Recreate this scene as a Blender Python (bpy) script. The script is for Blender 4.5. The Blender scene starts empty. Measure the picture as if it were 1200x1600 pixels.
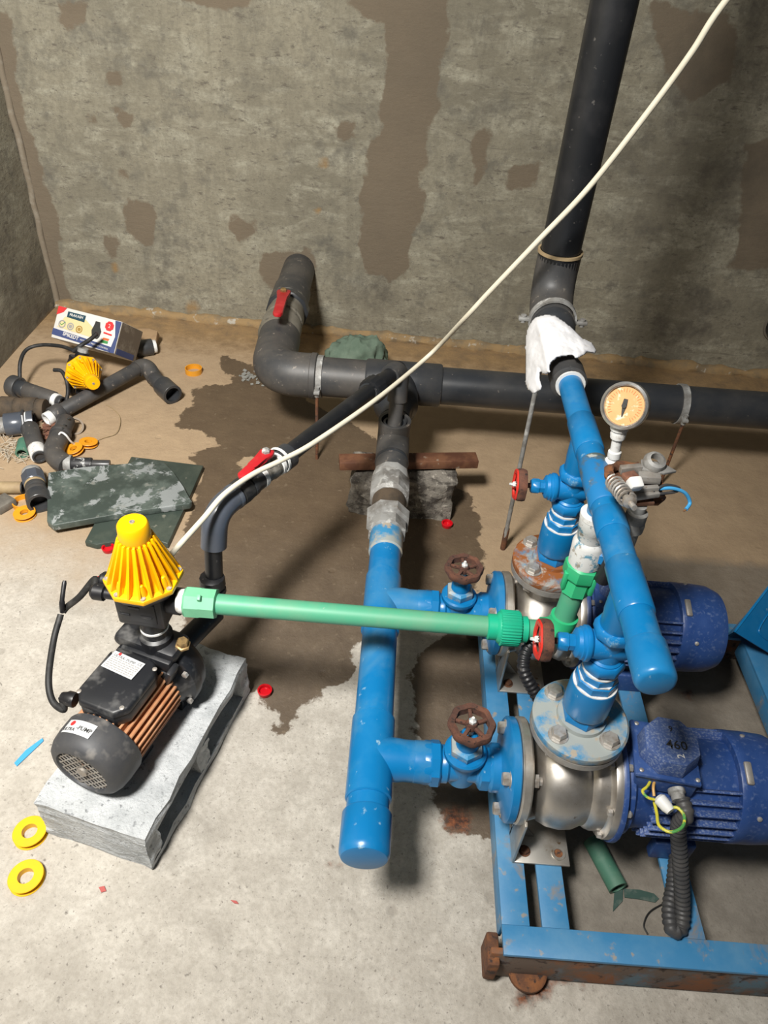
import bpy, bmesh, math, random
import numpy as np
from mathutils import Vector, Matrix, Quaternion, noise
random.seed(7)
R = math.radians
SC = bpy.context.scene
COL = SC.collection

# ------------------------------------------------------------------ camera
F_PX, PITCH, ROLL, CAM_H = 1140.0, R(40), R(4.4), 1.35
fw = Vector((0, math.cos(PITCH), -math.sin(PITCH)))
r0 = Vector((1, 0, 0)); u0 = r0.cross(fw)
rt = r0*math.cos(ROLL) + u0*math.sin(ROLL)
up = u0*math.cos(ROLL) - r0*math.sin(ROLL)
CAM = Vector((0, 0, CAM_H))
cd = bpy.data.cameras.new('camera'); cam = bpy.data.objects.new('camera', cd); COL.objects.link(cam)
cd.sensor_fit = 'VERTICAL'; cd.sensor_height = 36.0; cd.lens = 36.0*F_PX/1600.0; cd.clip_start = 0.02
m3 = Matrix((rt, up, -fw)).transposed()
cam.matrix_world = Matrix.Translation(CAM) @ m3.to_4x4()
SC.camera = cam

# ------------------------------------------------------------------ light
wd = bpy.data.worlds.new('room_ambient'); SC.world = wd; wd.use_nodes = True
bg = wd.node_tree.nodes['Background']; bg.inputs[0].default_value = (0.92, 0.95, 1.0, 1); bg.inputs[1].default_value = 0.05
ld = bpy.data.lights.new('key_light', 'AREA'); ld.shape = 'RECTANGLE'; ld.size = 0.42; ld.size_y = 0.42
ld.energy = 108; ld.spread = R(140); ld.color = (1.0, 0.97, 0.92)
lo = bpy.data.objects.new('key_light', ld); COL.objects.link(lo)
lo.location = (-0.67, -0.09, 2.49)  # unseen source, placed from the direction of the cast shadows
lo.rotation_euler = (Vector((-1.34, 1.28, 0.91)) - Vector(lo.location)).to_track_quat('-Z', 'Y').to_euler()
SC.view_settings.view_transform = 'Standard'; SC.view_settings.look = 'None'
SC.view_settings.exposure = 0.04; SC.view_settings.gamma = 1.0
SC.view_settings.use_curve_mapping = False

# ------------------------------------------------------------------ photo measurements -> metres
def ray(x, y): return fw + rt*((x-600)/F_PX) - up*((y-800)/F_PX)
def PZ(x, y, z=0.0):
    d = ray(x, y); return CAM + d*((z-CAM_H)/d.z)
def PY(x, y, Y):
    d = ray(x, y); return CAM + d*(Y/d.y)
WA = Vector((-1.388, 2.755, 0)); WB = Vector((1.45, 2.62, 0))
wdir = (WB-WA).normalized(); wnor = Vector((wdir.y, -wdir.x, 0))       # towards the room
def PW(x, y):
    d = ray(x, y); t = (WA-CAM).dot(wnor)/d.dot(wnor); return CAM + d*t

# ------------------------------------------------------------------ materials
MATS = {}
def ramp(nt, src, lo, hi):
    n = nt.nodes.new('ShaderNodeMapRange'); n.inputs[1].default_value = lo; n.inputs[2].default_value = hi
    nt.links.new(src, n.inputs[0]); return n.outputs[0]
def nz(nt, vec, scale, detail=4, rough=0.6, dist=0.0):
    n = nt.nodes.new('ShaderNodeTexNoise'); n.inputs['Scale'].default_value = scale
    n.inputs['Detail'].default_value = detail; n.inputs['Roughness'].default_value = rough
    n.inputs['Distortion'].default_value = dist
    nt.links.new(vec, n.inputs['Vector']); return n.outputs['Fac']
def mixc(nt, fac, a, b):
    n = nt.nodes.new('ShaderNodeMix'); n.data_type = 'RGBA'
    for s, v in ((n.inputs[0], fac), (n.inputs[6], a), (n.inputs[7], b)):
        if isinstance(v, (tuple, list)): s.default_value = (*v[:3], 1)
        elif isinstance(v, (int, float)): s.default_value = v
        else: nt.links.new(v, s)
    return n.outputs[2]
def mth(nt, op, a, b=0.0, clamp=False):
    n = nt.nodes.new('ShaderNodeMath'); n.operation = op; n.use_clamp = clamp
    for s, v in ((n.inputs[0], a), (n.inputs[1], b)):
        if isinstance(v, (int, float)): s.default_value = v
        else: nt.links.new(v, s)
    return n.outputs[0]
def attr(nt, name):
    n = nt.nodes.new('ShaderNodeAttribute'); n.attribute_name = name; return n.outputs['Fac']
def base(name):
    m = bpy.data.materials.new(name); m.use_nodes = True; nt = m.node_tree
    b = nt.nodes['Principled BSDF']; tc = nt.nodes.new('ShaderNodeTexCoord'); return m, nt, b, tc.outputs['Object']
def bump(nt, b, h, strength=0.3, dist=0.002):
    n = nt.nodes.new('ShaderNodeBump'); n.inputs['Strength'].default_value = strength; n.inputs['Distance'].default_value = dist
    nt.links.new(h, n.inputs['Height']); nt.links.new(n.outputs[0], b.inputs['Normal'])
def mat(name, c, rough=0.5, metal=0.0, c2=None, s2=12, lo2=0.45, hi2=0.65, c3=None, s3=60, lo3=0.62, hi3=0.68,
        c4=None, s4=7, lo4=0.6, hi4=0.66, bs=0.0, bscale=120, bd=0.001):
    m, nt, b, v = base(name)
    col = c
    if c2: col = mixc(nt, ramp(nt, nz(nt, v, s2, 6, 0.65), lo2, hi2), col, c2)
    if c4: col = mixc(nt, ramp(nt, nz(nt, v, s4, 6, 0.7, 0.4), lo4, hi4), col, c4)
    if c3: col = mixc(nt, ramp(nt, nz(nt, v, s3, 3, 0.6), lo3, hi3), col, c3)
    if isinstance(col, tuple): b.inputs['Base Color'].default_value = (*col, 1)
    else: nt.links.new(col, b.inputs['Base Color'])
    b.inputs['Roughness'].default_value = rough; b.inputs['Metallic'].default_value = metal
    if bs: bump(nt, b, nz(nt, v, bscale, 5, 0.7), bs, bd)
    MATS[name] = m; return m

BLUE = mat('blue_paint', (0.003, 0.160, 0.40), 0.30, 0, (0.02, 0.20, 0.44), 9, .45, .75, (0.25, 0.42, 0.54), 55, .67, .75, (0.06, 0.22, 0.40), 6, .52, .72, bs=.12, bscale=60)
BLUEW = mat('blue_paint_worn', (0.04, 0.24, 0.46), 0.5, 0, (0.32, 0.35, 0.34), 16, .41, .53, (0.38, 0.33, 0.26), 40, .57, .64, (0.24, 0.09, 0.03), 18, .64, .72, bs=.25, bscale=90)
BLUEF = mat('blue_frame_paint', (0.04, 0.20, 0.40), 0.45, 0, (0.10, 0.26, 0.43), 11, .4, .7, (0.26, 0.25, 0.23), 45, .62, .70, (0.20, 0.21, 0.22), 13, .58, .68, bs=.15)
BLUET = mat('blue_paint_threaded', (0.005, 0.18, 0.46), 0.38, 0, (0.25, 0.45, 0.60), 40, .58, .70, bs=.2, bscale=150)
NAVY = mat('navy_enamel', (0.018, 0.055, 0.20), 0.42, 0, (0.04, 0.09, 0.26), 10, .4, .7, (0.10, 0.15, 0.30), 120, .55, .75, bs=.1)
NAVYD = mat('navy_enamel_dusty', (0.04, 0.085, 0.26), 0.5, 0, (0.09, 0.14, 0.31), 10, .4, .7, (0.22, 0.27, 0.40), 260, .48, .68, bs=.15)
STEEL = mat('stainless_steel', (0.58, 0.55, 0.51), 0.40, 0.9, (0.42, 0.38, 0.33), 16, .45, .7, (0.25, 0.18, 0.12), 60, .68, .76, bs=.08)
STEELD = mat('dull_steel', (0.42, 0.40, 0.37), 0.5, 0.6, (0.30, 0.26, 0.22), 30, .45, .65, (0.22, 0.12, 0.07), 70, .62, .72, bs=.2)
SHEET = mat('stainless_bracket', (0.50, 0.48, 0.44), 0.42, 0.75, (0.36, 0.32, 0.27), 14, .45, .65, (0.22, 0.15, 0.09), 50, .66, .74)
ZINC = mat('zinc_bolt', (0.52, 0.50, 0.47), 0.45, 0.6, (0.36, 0.31, 0.26), 60, .45, .65, bs=.2)
RUST = mat('rust', (0.10, 0.045, 0.025), 0.9, 0.0, (0.22, 0.085, 0.03), 35, .42, .62, (0.04, 0.025, 0.02), 80, .55, .65, bs=.7, bscale=180)
RUSTW = mat('rusted_wheel', (0.075, 0.034, 0.024), 0.9, 0.0, (0.15, 0.06, 0.035), 60, .42, .62, (0.03, 0.018, 0.015), 120, .55, .65, bs=.9, bscale=220)
RUSTCH = mat('rusty_channel', (0.12, 0.085, 0.065), 0.85, 0.0, (0.10, 0.17, 0.22), 9, .52, .64, (0.04, 0.025, 0.02), 40, .58, .66, (0.23, 0.085, 0.03), 12, .50, .62, bs=.6)
RUSTFL = mat('rusty_flange', (0.30, 0.31, 0.30), 0.7, 0.0, (0.07, 0.22, 0.36), 16, .5, .6, (0.40, 0.36, 0.30), 45, .60, .68, (0.26, 0.085, 0.02), 11, .46, .55, bs=.4)
WHPAINT = mat('thread_paste_white', (0.62, 0.63, 0.62), 0.6, 0, (0.10, 0.26, 0.36), 55, .54, .62, (0.30, 0.27, 0.22), 80, .6, .68, bs=.4)
PASTE = mat('white_paste', (0.70, 0.70, 0.68), 0.6, 0, (0.45, 0.42, 0.38), 70, .55, .68, bs=.4)
PVC = mat('dark_grey_pvc', (0.028, 0.031, 0.036), 0.34, 0, (0.055, 0.054, 0.053), 7, .45, .72, (0.17, 0.15, 0.13), 70, .68, .78, bs=.06)
PVCD = mat('dusty_pvc', (0.042, 0.043, 0.045), 0.5, 0, (0.088, 0.080, 0.072), 8, .42, .66, (0.22, 0.19, 0.16), 60, .64, .74, bs=.12)
PVCB = mat('black_pipe', (0.010, 0.011, 0.013), 0.38, 0, (0.022, 0.022, 0.024), 9, .5, .7, (0.09, 0.085, 0.08), 90, .68, .76, bs=.05)
PVCG = mat('slate_grey_pvc', (0.065, 0.075, 0.095), 0.25, 0, (0.09, 0.10, 0.115), 12, .5, .7, (0.28, 0.28, 0.28), 60, .74, .8)
GALV = mat('galvanised', (0.34, 0.34, 0.33), 0.6, 0.2, (0.20, 0.19, 0.175), 22, .42, .6, (0.52, 0.52, 0.50), 40, .58, .68, (0.17, 0.075, 0.035), 14, .62, .70, bs=.3)
EARTHPIPE = mat('muddy_pipe', (0.085, 0.06, 0.038), 0.85, 0, (0.045, 0.035, 0.025), 20, .45, .62, bs=.4)
GREEN = mat('green_ppr', (0.075, 0.34, 0.20), 0.5, 0, (0.12, 0.33, 0.20), 18, .45, .7, (0.30, 0.38, 0.30), 60, .70, .78, bs=.05)
GREENB = mat('green_fitting', (0.03, 0.45, 0.19), 0.4, 0, (0.05, 0.40, 0.19), 14, .5, .7)
GREENP = mat('green_pale_fitting', (0.16, 0.46, 0.27), 0.45, 0, (0.12, 0.38, 0.22), 14, .5, .7, (0.6, 0.6, 0.55), 50, .70, .78)
GREENT = mat('green_union_nut', (0.01, 0.42, 0.24), 0.4, 0, (0.02, 0.36, 0.21), 14, .5, .7)
GREEND = mat('old_green_pipe', (0.06, 0.17, 0.115), 0.6, 0, (0.10, 0.20, 0.14), 20, .45, .65, (0.30, 0.28, 0.22), 60, .66, .74)
RED = mat('red_paint', (0.60, 0.025, 0.015), 0.4, 0, (0.45, 0.02, 0.015), 20, .5, .7)
REDH = mat('red_handle', (0.42, 0.012, 0.018), 0.38, 0, (0.50, 0.04, 0.04), 25, .5, .7, (0.5, 0.35, 0.3), 60, .74, .8)
REDP = mat('red_plastic', (0.55, 0.005, 0.012), 0.3)
YEL = mat('yellow_plastic', (0.88, 0.44, 0.0), 0.38, 0, (0.86, 0.40, 0.0), 14, .5, .7)
YELS = mat('yellow_spool', (0.80, 0.47, 0.01), 0.42, 0, (0.76, 0.42, 0.02), 14, .45, .7)
ORNG = mat('amber_spool', (0.72, 0.30, 0.012), 0.45, 0, (0.60, 0.27, 0.03), 14, .45, .7, (0.40, 0.27, 0.12), 50, .66, .74)
BLK = mat('black_plastic', (0.011, 0.011, 0.013), 0.42, 0, (0.02, 0.02, 0.022), 12, .5, .7, (0.10, 0.095, 0.09), 80, .66, .76)
BLKD = mat('black_paint_dusty', (0.012, 0.013, 0.016), 0.42, 0, (0.030, 0.030, 0.032), 9, .45, .7, (0.13, 0.128, 0.125), 24, .54, .76, bs=.08)
GREYM = mat('dusty_fan_cover', (0.040, 0.042, 0.048), 0.55, 0, (0.075, 0.073, 0.072), 10, .42, .68, (0.16, 0.15, 0.14), 26, .60, .76, bs=.12)
RUBBER = mat('black_rubber', (0.014, 0.014, 0.014), 0.6, 0, (0.05, 0.048, 0.045), 30, .5, .7)
CONDUIT = mat('grey_conduit', (0.045, 0.045, 0.047), 0.5, 0, (0.085, 0.08, 0.075), 16, .45, .68)
COPPER = mat('motor_copper_fin', (0.50, 0.22, 0.10), 0.55, 0.2, (0.62, 0.36, 0.20), 20, .4, .7, (0.62, 0.34, 0.02), 18, .62, .68)
BRASS = mat('brass_plug', (0.42, 0.28, 0.12), 0.42, 0.7, (0.22, 0.15, 0.08), 60, .5, .65)
WHITE = mat('white_plastic', (0.74, 0.74, 0.72), 0.5)
ROPEM = mat('cream_cable', (0.70, 0.65, 0.52), 0.55, 0, (0.62, 0.57, 0.45), 20, .45, .7)
CLOTH = mat('white_cotton', (0.74, 0.74, 0.76), 0.9, 0, (0.64, 0.64, 0.66), 25, .5, .7, (0.55, 0.46, 0.30), 22, .66, .78, bs=.35, bscale=60, bd=.004)
RAG = mat('green_cloth', (0.10, 0.145, 0.105), 0.9, 0, (0.15, 0.20, 0.15), 16, .45, .7, bs=.3, bscale=50, bd=.004)
WOOD = mat('stained_wood', (0.10, 0.040, 0.022), 0.6, 0, (0.17, 0.075, 0.038), 18, .45, .6, (0.30, 0.24, 0.18), 40, .66, .74, bs=.2)
STICK = mat('tan_stick', (0.36, 0.27, 0.15), 0.7, 0, (0.28, 0.20, 0.11), 18, .45, .65, bs=.2)
ROCK = mat('rough_concrete_lump', (0.21, 0.19, 0.16), 0.95, 0, (0.075, 0.065, 0.055), 38, .44, .58, (0.36, 0.33, 0.28), 60, .58, .68, bs=.9, bscale=70, bd=.006)
BLOCKM = mat('concrete_block', (0.56, 0.58, 0.59), 0.95, 0, (0.42, 0.44, 0.45), 18, .42, .64, (0.24, 0.25, 0.26), 95, .60, .70, bs=1.0, bscale=110, bd=.006)
SLATE = mat('green_slate', (0.045, 0.060, 0.052), 0.42, 0, (0.10, 0.125, 0.11), 16, .45, .62, (0.24, 0.245, 0.22), 30, .62, .74, (0.27, 0.29, 0.29), 11, .54, .575, bs=.35, bscale=35, bd=.003)
SLATE2 = mat('dark_slate', (0.040, 0.055, 0.045), 0.5, 0, (0.075, 0.09, 0.07), 10, .45, .66, (0.26, 0.25, 0.20), 26, .66, .76, bs=.35, bscale=35, bd=.003)
CARDW = mat('carton_white', (0.66, 0.64, 0.60), 0.6, 0, (0.58, 0.55, 0.49), 14, .5, .7)
CARDB = mat('carton_brown_side', (0.14, 0.11, 0.08), 0.75, 0, (0.24, 0.20, 0.15), 30, .5, .66, bs=.2)
CARDT = mat('carton_brown', (0.33, 0.22, 0.12), 0.8, 0, (0.25, 0.16, 0.09), 16, .45, .7)
PNAVY = mat('print_navy', (0.045, 0.065, 0.17), 0.55)
PTEAL = mat('print_dark_teal', (0.012, 0.05, 0.075), 0.55)
PRED = mat('print_red', (0.58, 0.03, 0.03), 0.55)
PYEL = mat('print_cream', (0.66, 0.54, 0.28), 0.6)
PGRN = mat('print_green', (0.05, 0.25, 0.07), 0.55)
PGREY = mat('print_grey', (0.30, 0.29, 0.27), 0.55)
PGOLD = mat('print_gold', (0.34, 0.21, 0.05), 0.5)
PDARK = mat('print_dark', (0.03, 0.03, 0.028), 0.5)
PORG = mat('print_orange', (0.6, 0.13, 0.03), 0.5)
LABELW = mat('label_silver', (0.52, 0.53, 0.54), 0.45, 0, (0.50, 0.51, 0.52), 30, .5, .7)
GCHROME = mat('gauge_case', (0.62, 0.61, 0.59), 0.28, 0.85, (0.40, 0.38, 0.35), 40, .5, .65, bs=.1)
GFACE = mat('gauge_dial', (0.66, 0.38, 0.16), 0.55, 0, (0.60, 0.32, 0.12), 25, .4, .65, (0.80, 0.68, 0.50), 75, .56, .66)
COPW = mat('copper_wire', (0.6, 0.3, 0.15), 0.35, 0.8)
WBLUE = mat('blue_wire', (0.06, 0.34, 0.66), 0.45)
WYG = mat('yellow_green_wire', (0.62, 0.56, 0.05), 0.5, 0, (0.08, 0.30, 0.07), 35, .48, .52)
WORG = mat('amber_wire', (0.60, 0.34, 0.10), 0.5)
DIRT = mat('rust_debris', (0.13, 0.055, 0.035), 0.95, 0, (0.22, 0.10, 0.06), 40, .45, .62, bs=.5)
CHIP = mat('pale_chips', (0.24, 0.24, 0.22), 0.9)

def floor_material():
    m, nt, b, v = base('concrete_floor')
    n1 = nz(nt, v, 2.2, 8, 0.65); n2 = nz(nt, v, 14, 8, 0.7); n3 = nz(nt, v, 70, 5, 0.7); n4 = nz(nt, v, 48, 4, 0.6, 0.2); n7 = nz(nt, v, 150, 3, .6); n8 = nz(nt, v, 5.5, 7, .7, .3)
    c = mixc(nt, ramp(nt, n1, .35, .68), (0.47, 0.435, 0.38), (0.37, 0.34, 0.295))
    c = mixc(nt, ramp(nt, n2, .44, .70), c, (0.56, 0.525, 0.465))
    c = mixc(nt, ramp(nt, n8, .54, .72), c, (0.30, 0.275, 0.235))
    c = mixc(nt, ramp(nt, n4, .66, .74), c, (0.17, 0.155, 0.135))
    c = mixc(nt, ramp(nt, n7, .62, .70), c, (0.22, 0.20, 0.175))
    c = mixc(nt, ramp(nt, n3, .60, .70), c, (0.30, 0.275, 0.24))
    n9 = nz(nt, v, 95, 6, .75)
    c = mixc(nt, mth(nt, 'MULTIPLY', ramp(nt, n9, .42, .62), .38), c, (0.26, 0.235, 0.195))
    vo = nt.nodes.new('ShaderNodeTexVoronoi'); vo.inputs['Scale'].default_value = 11; nt.links.new(v, vo.inputs['Vector'])
    sx = nt.nodes.new('ShaderNodeSeparateColor'); nt.links.new(vo.outputs['Color'], sx.inputs[0])
    crat = mth(nt, 'MULTIPLY', ramp(nt, mth(nt, 'ADD', vo.outputs['Distance'], mth(nt, 'MULTIPLY', mth(nt, 'SUBTRACT', n2, .5), .12)), .13, .07), mth(nt, 'GREATER_THAN', sx.outputs[0], .62))
    c = mixc(nt, mth(nt, 'MULTIPLY', crat, .5), c, (0.25, 0.225, 0.19))
    mudn = mth(nt, 'ADD', attr(nt, 'mud'), mth(nt, 'MULTIPLY', mth(nt, 'SUBTRACT', n1, .5), .9))
    mud = mixc(nt, ramp(nt, n2, .35, .7), (0.40, 0.29, 0.18), (0.33, 0.235, 0.145))
    c = mixc(nt, ramp(nt, mudn, .25, .8), c, mud)
    och = mixc(nt, ramp(nt, n2, .38, .66), (0.33, 0.21, 0.095), (0.21, 0.14, 0.075))
    ochn = mth(nt, 'ADD', attr(nt, 'ochre'), mth(nt, 'MULTIPLY', mth(nt, 'SUBTRACT', n2, .5), .9))
    c = mixc(nt, ramp(nt, ochn, .35, .75), c, och)
    c = mixc(nt, mth(nt, 'MULTIPLY', ramp(nt, mth(nt, 'ADD', attr(nt, 'grime_shade'), mth(nt, 'MULTIPLY', mth(nt, 'SUBTRACT', n2, .5), .5)), .2, .6), .8), c, mixc(nt, ramp(nt, n2, .4, .65), (0.145, 0.125, 0.10), (0.21, 0.185, 0.15)))
    # wet stain: edge distance in metres, broken up by noise
    edge = mth(nt, 'ADD', attr(nt, 'wet'), mth(nt, 'MULTIPLY', mth(nt, 'SUBTRACT', nz(nt, v, 13, 6, 0.65, .3), .5), .11))
    wet = ramp(nt, edge, -0.002, 0.004)
    wc = mixc(nt, ramp(nt, n2, .35, .68), (0.076, 0.050, 0.029), (0.112, 0.077, 0.045))
    wc = mixc(nt, ramp(nt, n4, .62, .70), wc, (0.15, 0.11, 0.07))
    c = mixc(nt, mth(nt, 'MULTIPLY', wet, 0.93), c, wc)
    rs = mth(nt, 'ADD', attr(nt, 'rust'), mth(nt, 'MULTIPLY', mth(nt, 'SUBTRACT', nz(nt, v, 55, 4, .6), .5), .035))
    c = mixc(nt, ramp(nt, rs, -0.006, 0.012), c, mixc(nt, ramp(nt, n3, .42, .6), (0.045, 0.02, 0.013), (0.24, 0.075, 0.025)))
    nt.links.new(c, b.inputs['Base Color'])
    rg = nt.nodes.new('ShaderNodeMapRange'); rg.inputs[3].default_value = .92; rg.inputs[4].default_value = .62
    nt.links.new(wet, rg.inputs[0]); nt.links.new(rg.outputs[0], b.inputs['Roughness'])
    h = mth(nt, 'ADD', mth(nt, 'MULTIPLY', n2, .6), mth(nt, 'ADD', mth(nt, 'MULTIPLY', n3, .35), mth(nt, 'MULTIPLY', n4, .5)))
    h = mth(nt, 'SUBTRACT', mth(nt, 'ADD', h, mth(nt, 'MULTIPLY', n9, .5)), mth(nt, 'MULTIPLY', crat, .5))
    bump(nt, b, h, .55, .006)
    return m
def wall_material():
    m, nt, b, v = base('stained_plaster_wall')
    mp = nt.nodes.new('ShaderNodeMapping'); mp.inputs['Scale'].default_value = (1, 1, 2.6); nt.links.new(v, mp.inputs[0])
    n1 = nz(nt, v, 1.6, 8, 0.68); n2 = nz(nt, v, 9, 8, 0.7); n3 = nz(nt, mp.outputs[0], 26, 7, 0.72); n5 = nz(nt, mp.outputs[0], 6, 8, .7, .5)
    n6 = nz(nt, v, 90, 4, .65)
    c = mixc(nt, ramp(nt, n1, .38, .62), (0.280, 0.257, 0.192), (0.190, 0.174, 0.130))
    c = mixc(nt, ramp(nt, n5, .48, .66), c, (0.36, 0.343, 0.268))
    c = mixc(nt, mth(nt, 'MULTIPLY', ramp(nt, nz(nt, v, 55, 7, .8), .42, .62), .55), c, (0.15, 0.135, 0.10))
    mp3 = nt.nodes.new('ShaderNodeMapping'); mp3.inputs['Scale'].default_value = (7, 7, 1); nt.links.new(v, mp3.inputs[0])
    c = mixc(nt, mth(nt, 'MULTIPLY', ramp(nt, nz(nt, mp3.outputs[0], 1.6, 8, .75, .4), .50, .66), .5), c, (0.155, 0.14, 0.105))
    c = mixc(nt, ramp(nt, n2, .53, .68), c, (0.135, 0.125, 0.10))
    mp2 = nt.nodes.new('ShaderNodeMapping'); mp2.inputs['Scale'].default_value = (1, 1, 14); mp2.inputs['Rotation'].default_value = (0, R(4), 0); nt.links.new(v, mp2.inputs[0])
    c = mixc(nt, ramp(nt, nz(nt, mp2.outputs[0], 4, 6, .7, .3), .62, .70), c, (0.16, 0.145, 0.11))
    c = mixc(nt, mth(nt, 'MULTIPLY', ramp(nt, nz(nt, v, 3.6, 8, .75, .8), .55, .72), .7), c, (0.10, 0.095, 0.08))
    c = mixc(nt, ramp(nt, n3, .57, .66), c, (0.13, 0.115, 0.09))
    c = mixc(nt, ramp(nt, n6, .62, .70), c, (0.15, 0.135, 0.11))
    e = mth(nt, 'ADD', attr(nt, 'patch'), mth(nt, 'MULTIPLY', mth(nt, 'SUBTRACT', nz(nt, v, 10, 6, .6), .5), .12))
    pc = mixc(nt, ramp(nt, n1, .35, .65), (0.165, 0.130, 0.090), (0.135, 0.108, 0.076))
    c = mixc(nt, mth(nt, 'MULTIPLY', ramp(nt, e, -.004, .006), .95), c, pc)
    d = mth(nt, 'ADD', attr(nt, 'damp_shade'), mth(nt, 'MULTIPLY', mth(nt, 'SUBTRACT', n2, .5), 1.0))
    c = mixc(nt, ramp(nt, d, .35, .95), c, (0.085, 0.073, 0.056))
    d2 = mth(nt, 'ADD', attr(nt, 'ochre'), mth(nt, 'MULTIPLY', mth(nt, 'SUBTRACT', n2, .5), .8))
    c = mixc(nt, ramp(nt, d2, .45, .8), c, (0.27, 0.165, 0.065))
    nt.links.new(c, b.inputs['Base Color']); b.inputs['Roughness'].default_value = .93
    h = mth(nt, 'ADD', mth(nt, 'MULTIPLY', n3, .6), mth(nt, 'ADD', mth(nt, 'MULTIPLY', n2, .7), mth(nt, 'MULTIPLY', n6, .25)))
    bump(nt, b, h, .5, .008)
    return m

# ------------------------------------------------------------------ mesh helpers
def V(*a): return Vector(a)
def axis_frame(p, ax, hint=None):
    z = Vector(ax).normalized()
    h = Vector(hint) if hint is not None else (Vector((0, 0, 1)) if abs(z.z) < .9 else Vector((1, 0, 0)))
    x = (h - z*h.dot(z)).normalized(); y = z.cross(x)
    m = Matrix((x, y, z)).transposed().to_4x4(); m.translation = Vector(p); return m
def lathe(bm, prof, p=(0, 0, 0), ax=(0, 0, 1), seg=32, mod=None, hint=None, close=False, twist=0.0):
    M = axis_frame(p, ax, hint); rings = []
    for r, h in prof:
        if r < 1e-6: rings.append([bm.verts.new(M @ Vector((0, 0, h)))])
        else:
            rg = []
            for k in range(seg):
                a = 2*math.pi*(k+.5)/seg + twist; rr = r*(mod(a) if mod else 1)
                rg.append(bm.verts.new(M @ Vector((rr*math.cos(a), rr*math.sin(a), h))))
            rings.append(rg)
    prs = list(zip(rings, rings[1:]))
    if close: prs.append((rings[-1], rings[0]))
    for a, b in prs:
        for k in range(seg):
            k2 = (k+1) % seg
            if len(a) == 1 and len(b) == 1: continue
            if len(a) == 1: bm.faces.new((a[0], b[k2], b[k]))
            elif len(b) == 1: bm.faces.new((a[k], a[k2], b[0]))
            else: bm.faces.new((a[k], a[k2], b[k2], b[k]))
    if not close:
        if len(rings[0]) > 1: bm.faces.new(list(reversed(rings[0])))
        if len(rings[-1]) > 1: bm.faces.new(rings[-1])
    return bm
def cyl(bm, p0, p1, r, seg=24, ch=0.0, hint=None):
    p0 = Vector(p0); p1 = Vector(p1); L = (p1-p0).length; c = min(ch, r*.6, L*.4)
    pr = [(r-c, 0), (r, c), (r, L-c), (r-c, L)] if c > 0 else [(r, 0), (r, L)]
    return lathe(bm, pr, p0, p1-p0, seg, hint=hint)
def hollow(bm, p0, p1, r, ri, depth=None, seg=24, both=False):
    p0 = Vector(p0); p1 = Vector(p1); L = (p1-p0).length
    if depth is None: depth = L*.5
    if both: return lathe(bm, [(ri, 0), (r, 0), (r, L), (ri, L)], p0, p1-p0, seg, close=True)
    return lathe(bm, [(r*.9, 0), (r, L*.04), (r, L), (ri, L), (ri, L-depth), (0, L-depth)], p0, p1-p0, seg)
def catmull(pts, n=8):
    P = [Vector(p) for p in pts]; P = [2*P[0]-P[1]] + P + [2*P[-1]-P[-2]]; out = []
    for i in range(1, len(P)-2):
        a, b, c, d = P[i-1:i+3]
        for k in range(n):
            t = k/n
            out.append(.5*((2*b)+(c-a)*t+(2*a-5*b+4*c-d)*t*t+(3*b-a-3*c+d)*t**3))
    out.append(P[-2]); return out
def tube(bm, pts, r, seg=12, caps=True):
    P = [Vector(p) for p in pts]; n = len(P); rs = r if isinstance(r, (list, tuple)) else [r]*n
    T = [(P[min(i+1, n-1)]-P[max(i-1, 0)]).normalized() for i in range(n)]
    h = Vector((0, 0, 1)) if abs(T[0].z) < .9 else Vector((1, 0, 0))
    x = (h - T[0]*h.dot(T[0])).normalized(); rings = []
    for i in range(n):
        if i: x = T[i-1].rotation_difference(T[i]) @ x; x = (x-T[i]*x.dot(T[i])).normalized()
        y = T[i].cross(x)
        rings.append([bm.verts.new(P[i]+(x*math.cos(2*math.pi*k/seg)+y*math.sin(2*math.pi*k/seg))*rs[i]) for k in range(seg)])
    for a, b in zip(rings, rings[1:]):
        for k in range(seg): bm.faces.new((a[k], a[(k+1) % seg], b[(k+1) % seg], b[k]))
    if caps: bm.faces.new(list(reversed(rings[0]))); bm.faces.new(rings[-1])
    return bm
def elbow_pts(p0, pc, p1, r, n=10):
    """polyline p0 -> corner pc -> p1 with a round bend of radius r"""
    p0, pc, p1 = Vector(p0), Vector(pc), Vector(p1)
    d0 = (p0-pc).normalized(); d1 = (p1-pc).normalized()
    a = pc+d0*r; b = pc+d1*r; out = [p0]
    for k in range(n+1):
        t = k/n; out.append(a*(1-t)**2+pc*2*t*(1-t)+b*t*t)
    out.append(p1); return out
def box(bm, c, s, rot=None, bev=0.0, seg=2):
    M = Matrix.Translation(Vector(c))
    if rot is not None: M = M @ rot.to_4x4()
    M = M @ Matrix.Diagonal((s[0], s[1], s[2], 1))
    g = bmesh.ops.create_cube(bm, size=1.0, matrix=M)
    if bev:
        es = list({e for v in g['verts'] for e in v.link_edges})
        bmesh.ops.bevel(bm, geom=es, offset=bev, segments=seg, affect='EDGES', profile=.5)
    return bm
def prism(bm, poly, h, M=Matrix(), bev=0.0, top=None):
    """polygon (x, y) extruded from 0 to h; top = list of polygon points for a tapered top"""
    top = top or poly
    a = [bm.verts.new(M @ Vector((x, y, 0))) for x, y in poly]; b = [bm.verts.new(M @ Vector((x, y, h))) for x, y in top]
    n = len(a); fs = [bm.faces.new(list(reversed(a))), bm.faces.new(b)]
    for k in range(n): fs.append(bm.faces.new((a[k], a[(k+1) % n], b[(k+1) % n], b[k])))
    if bev:
        es = list({e for f in fs for e in f.edges})
        bmesh.ops.bevel(bm, geom=es, offset=bev, segments=2, affect='EDGES', profile=.5)
    return bm
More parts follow.
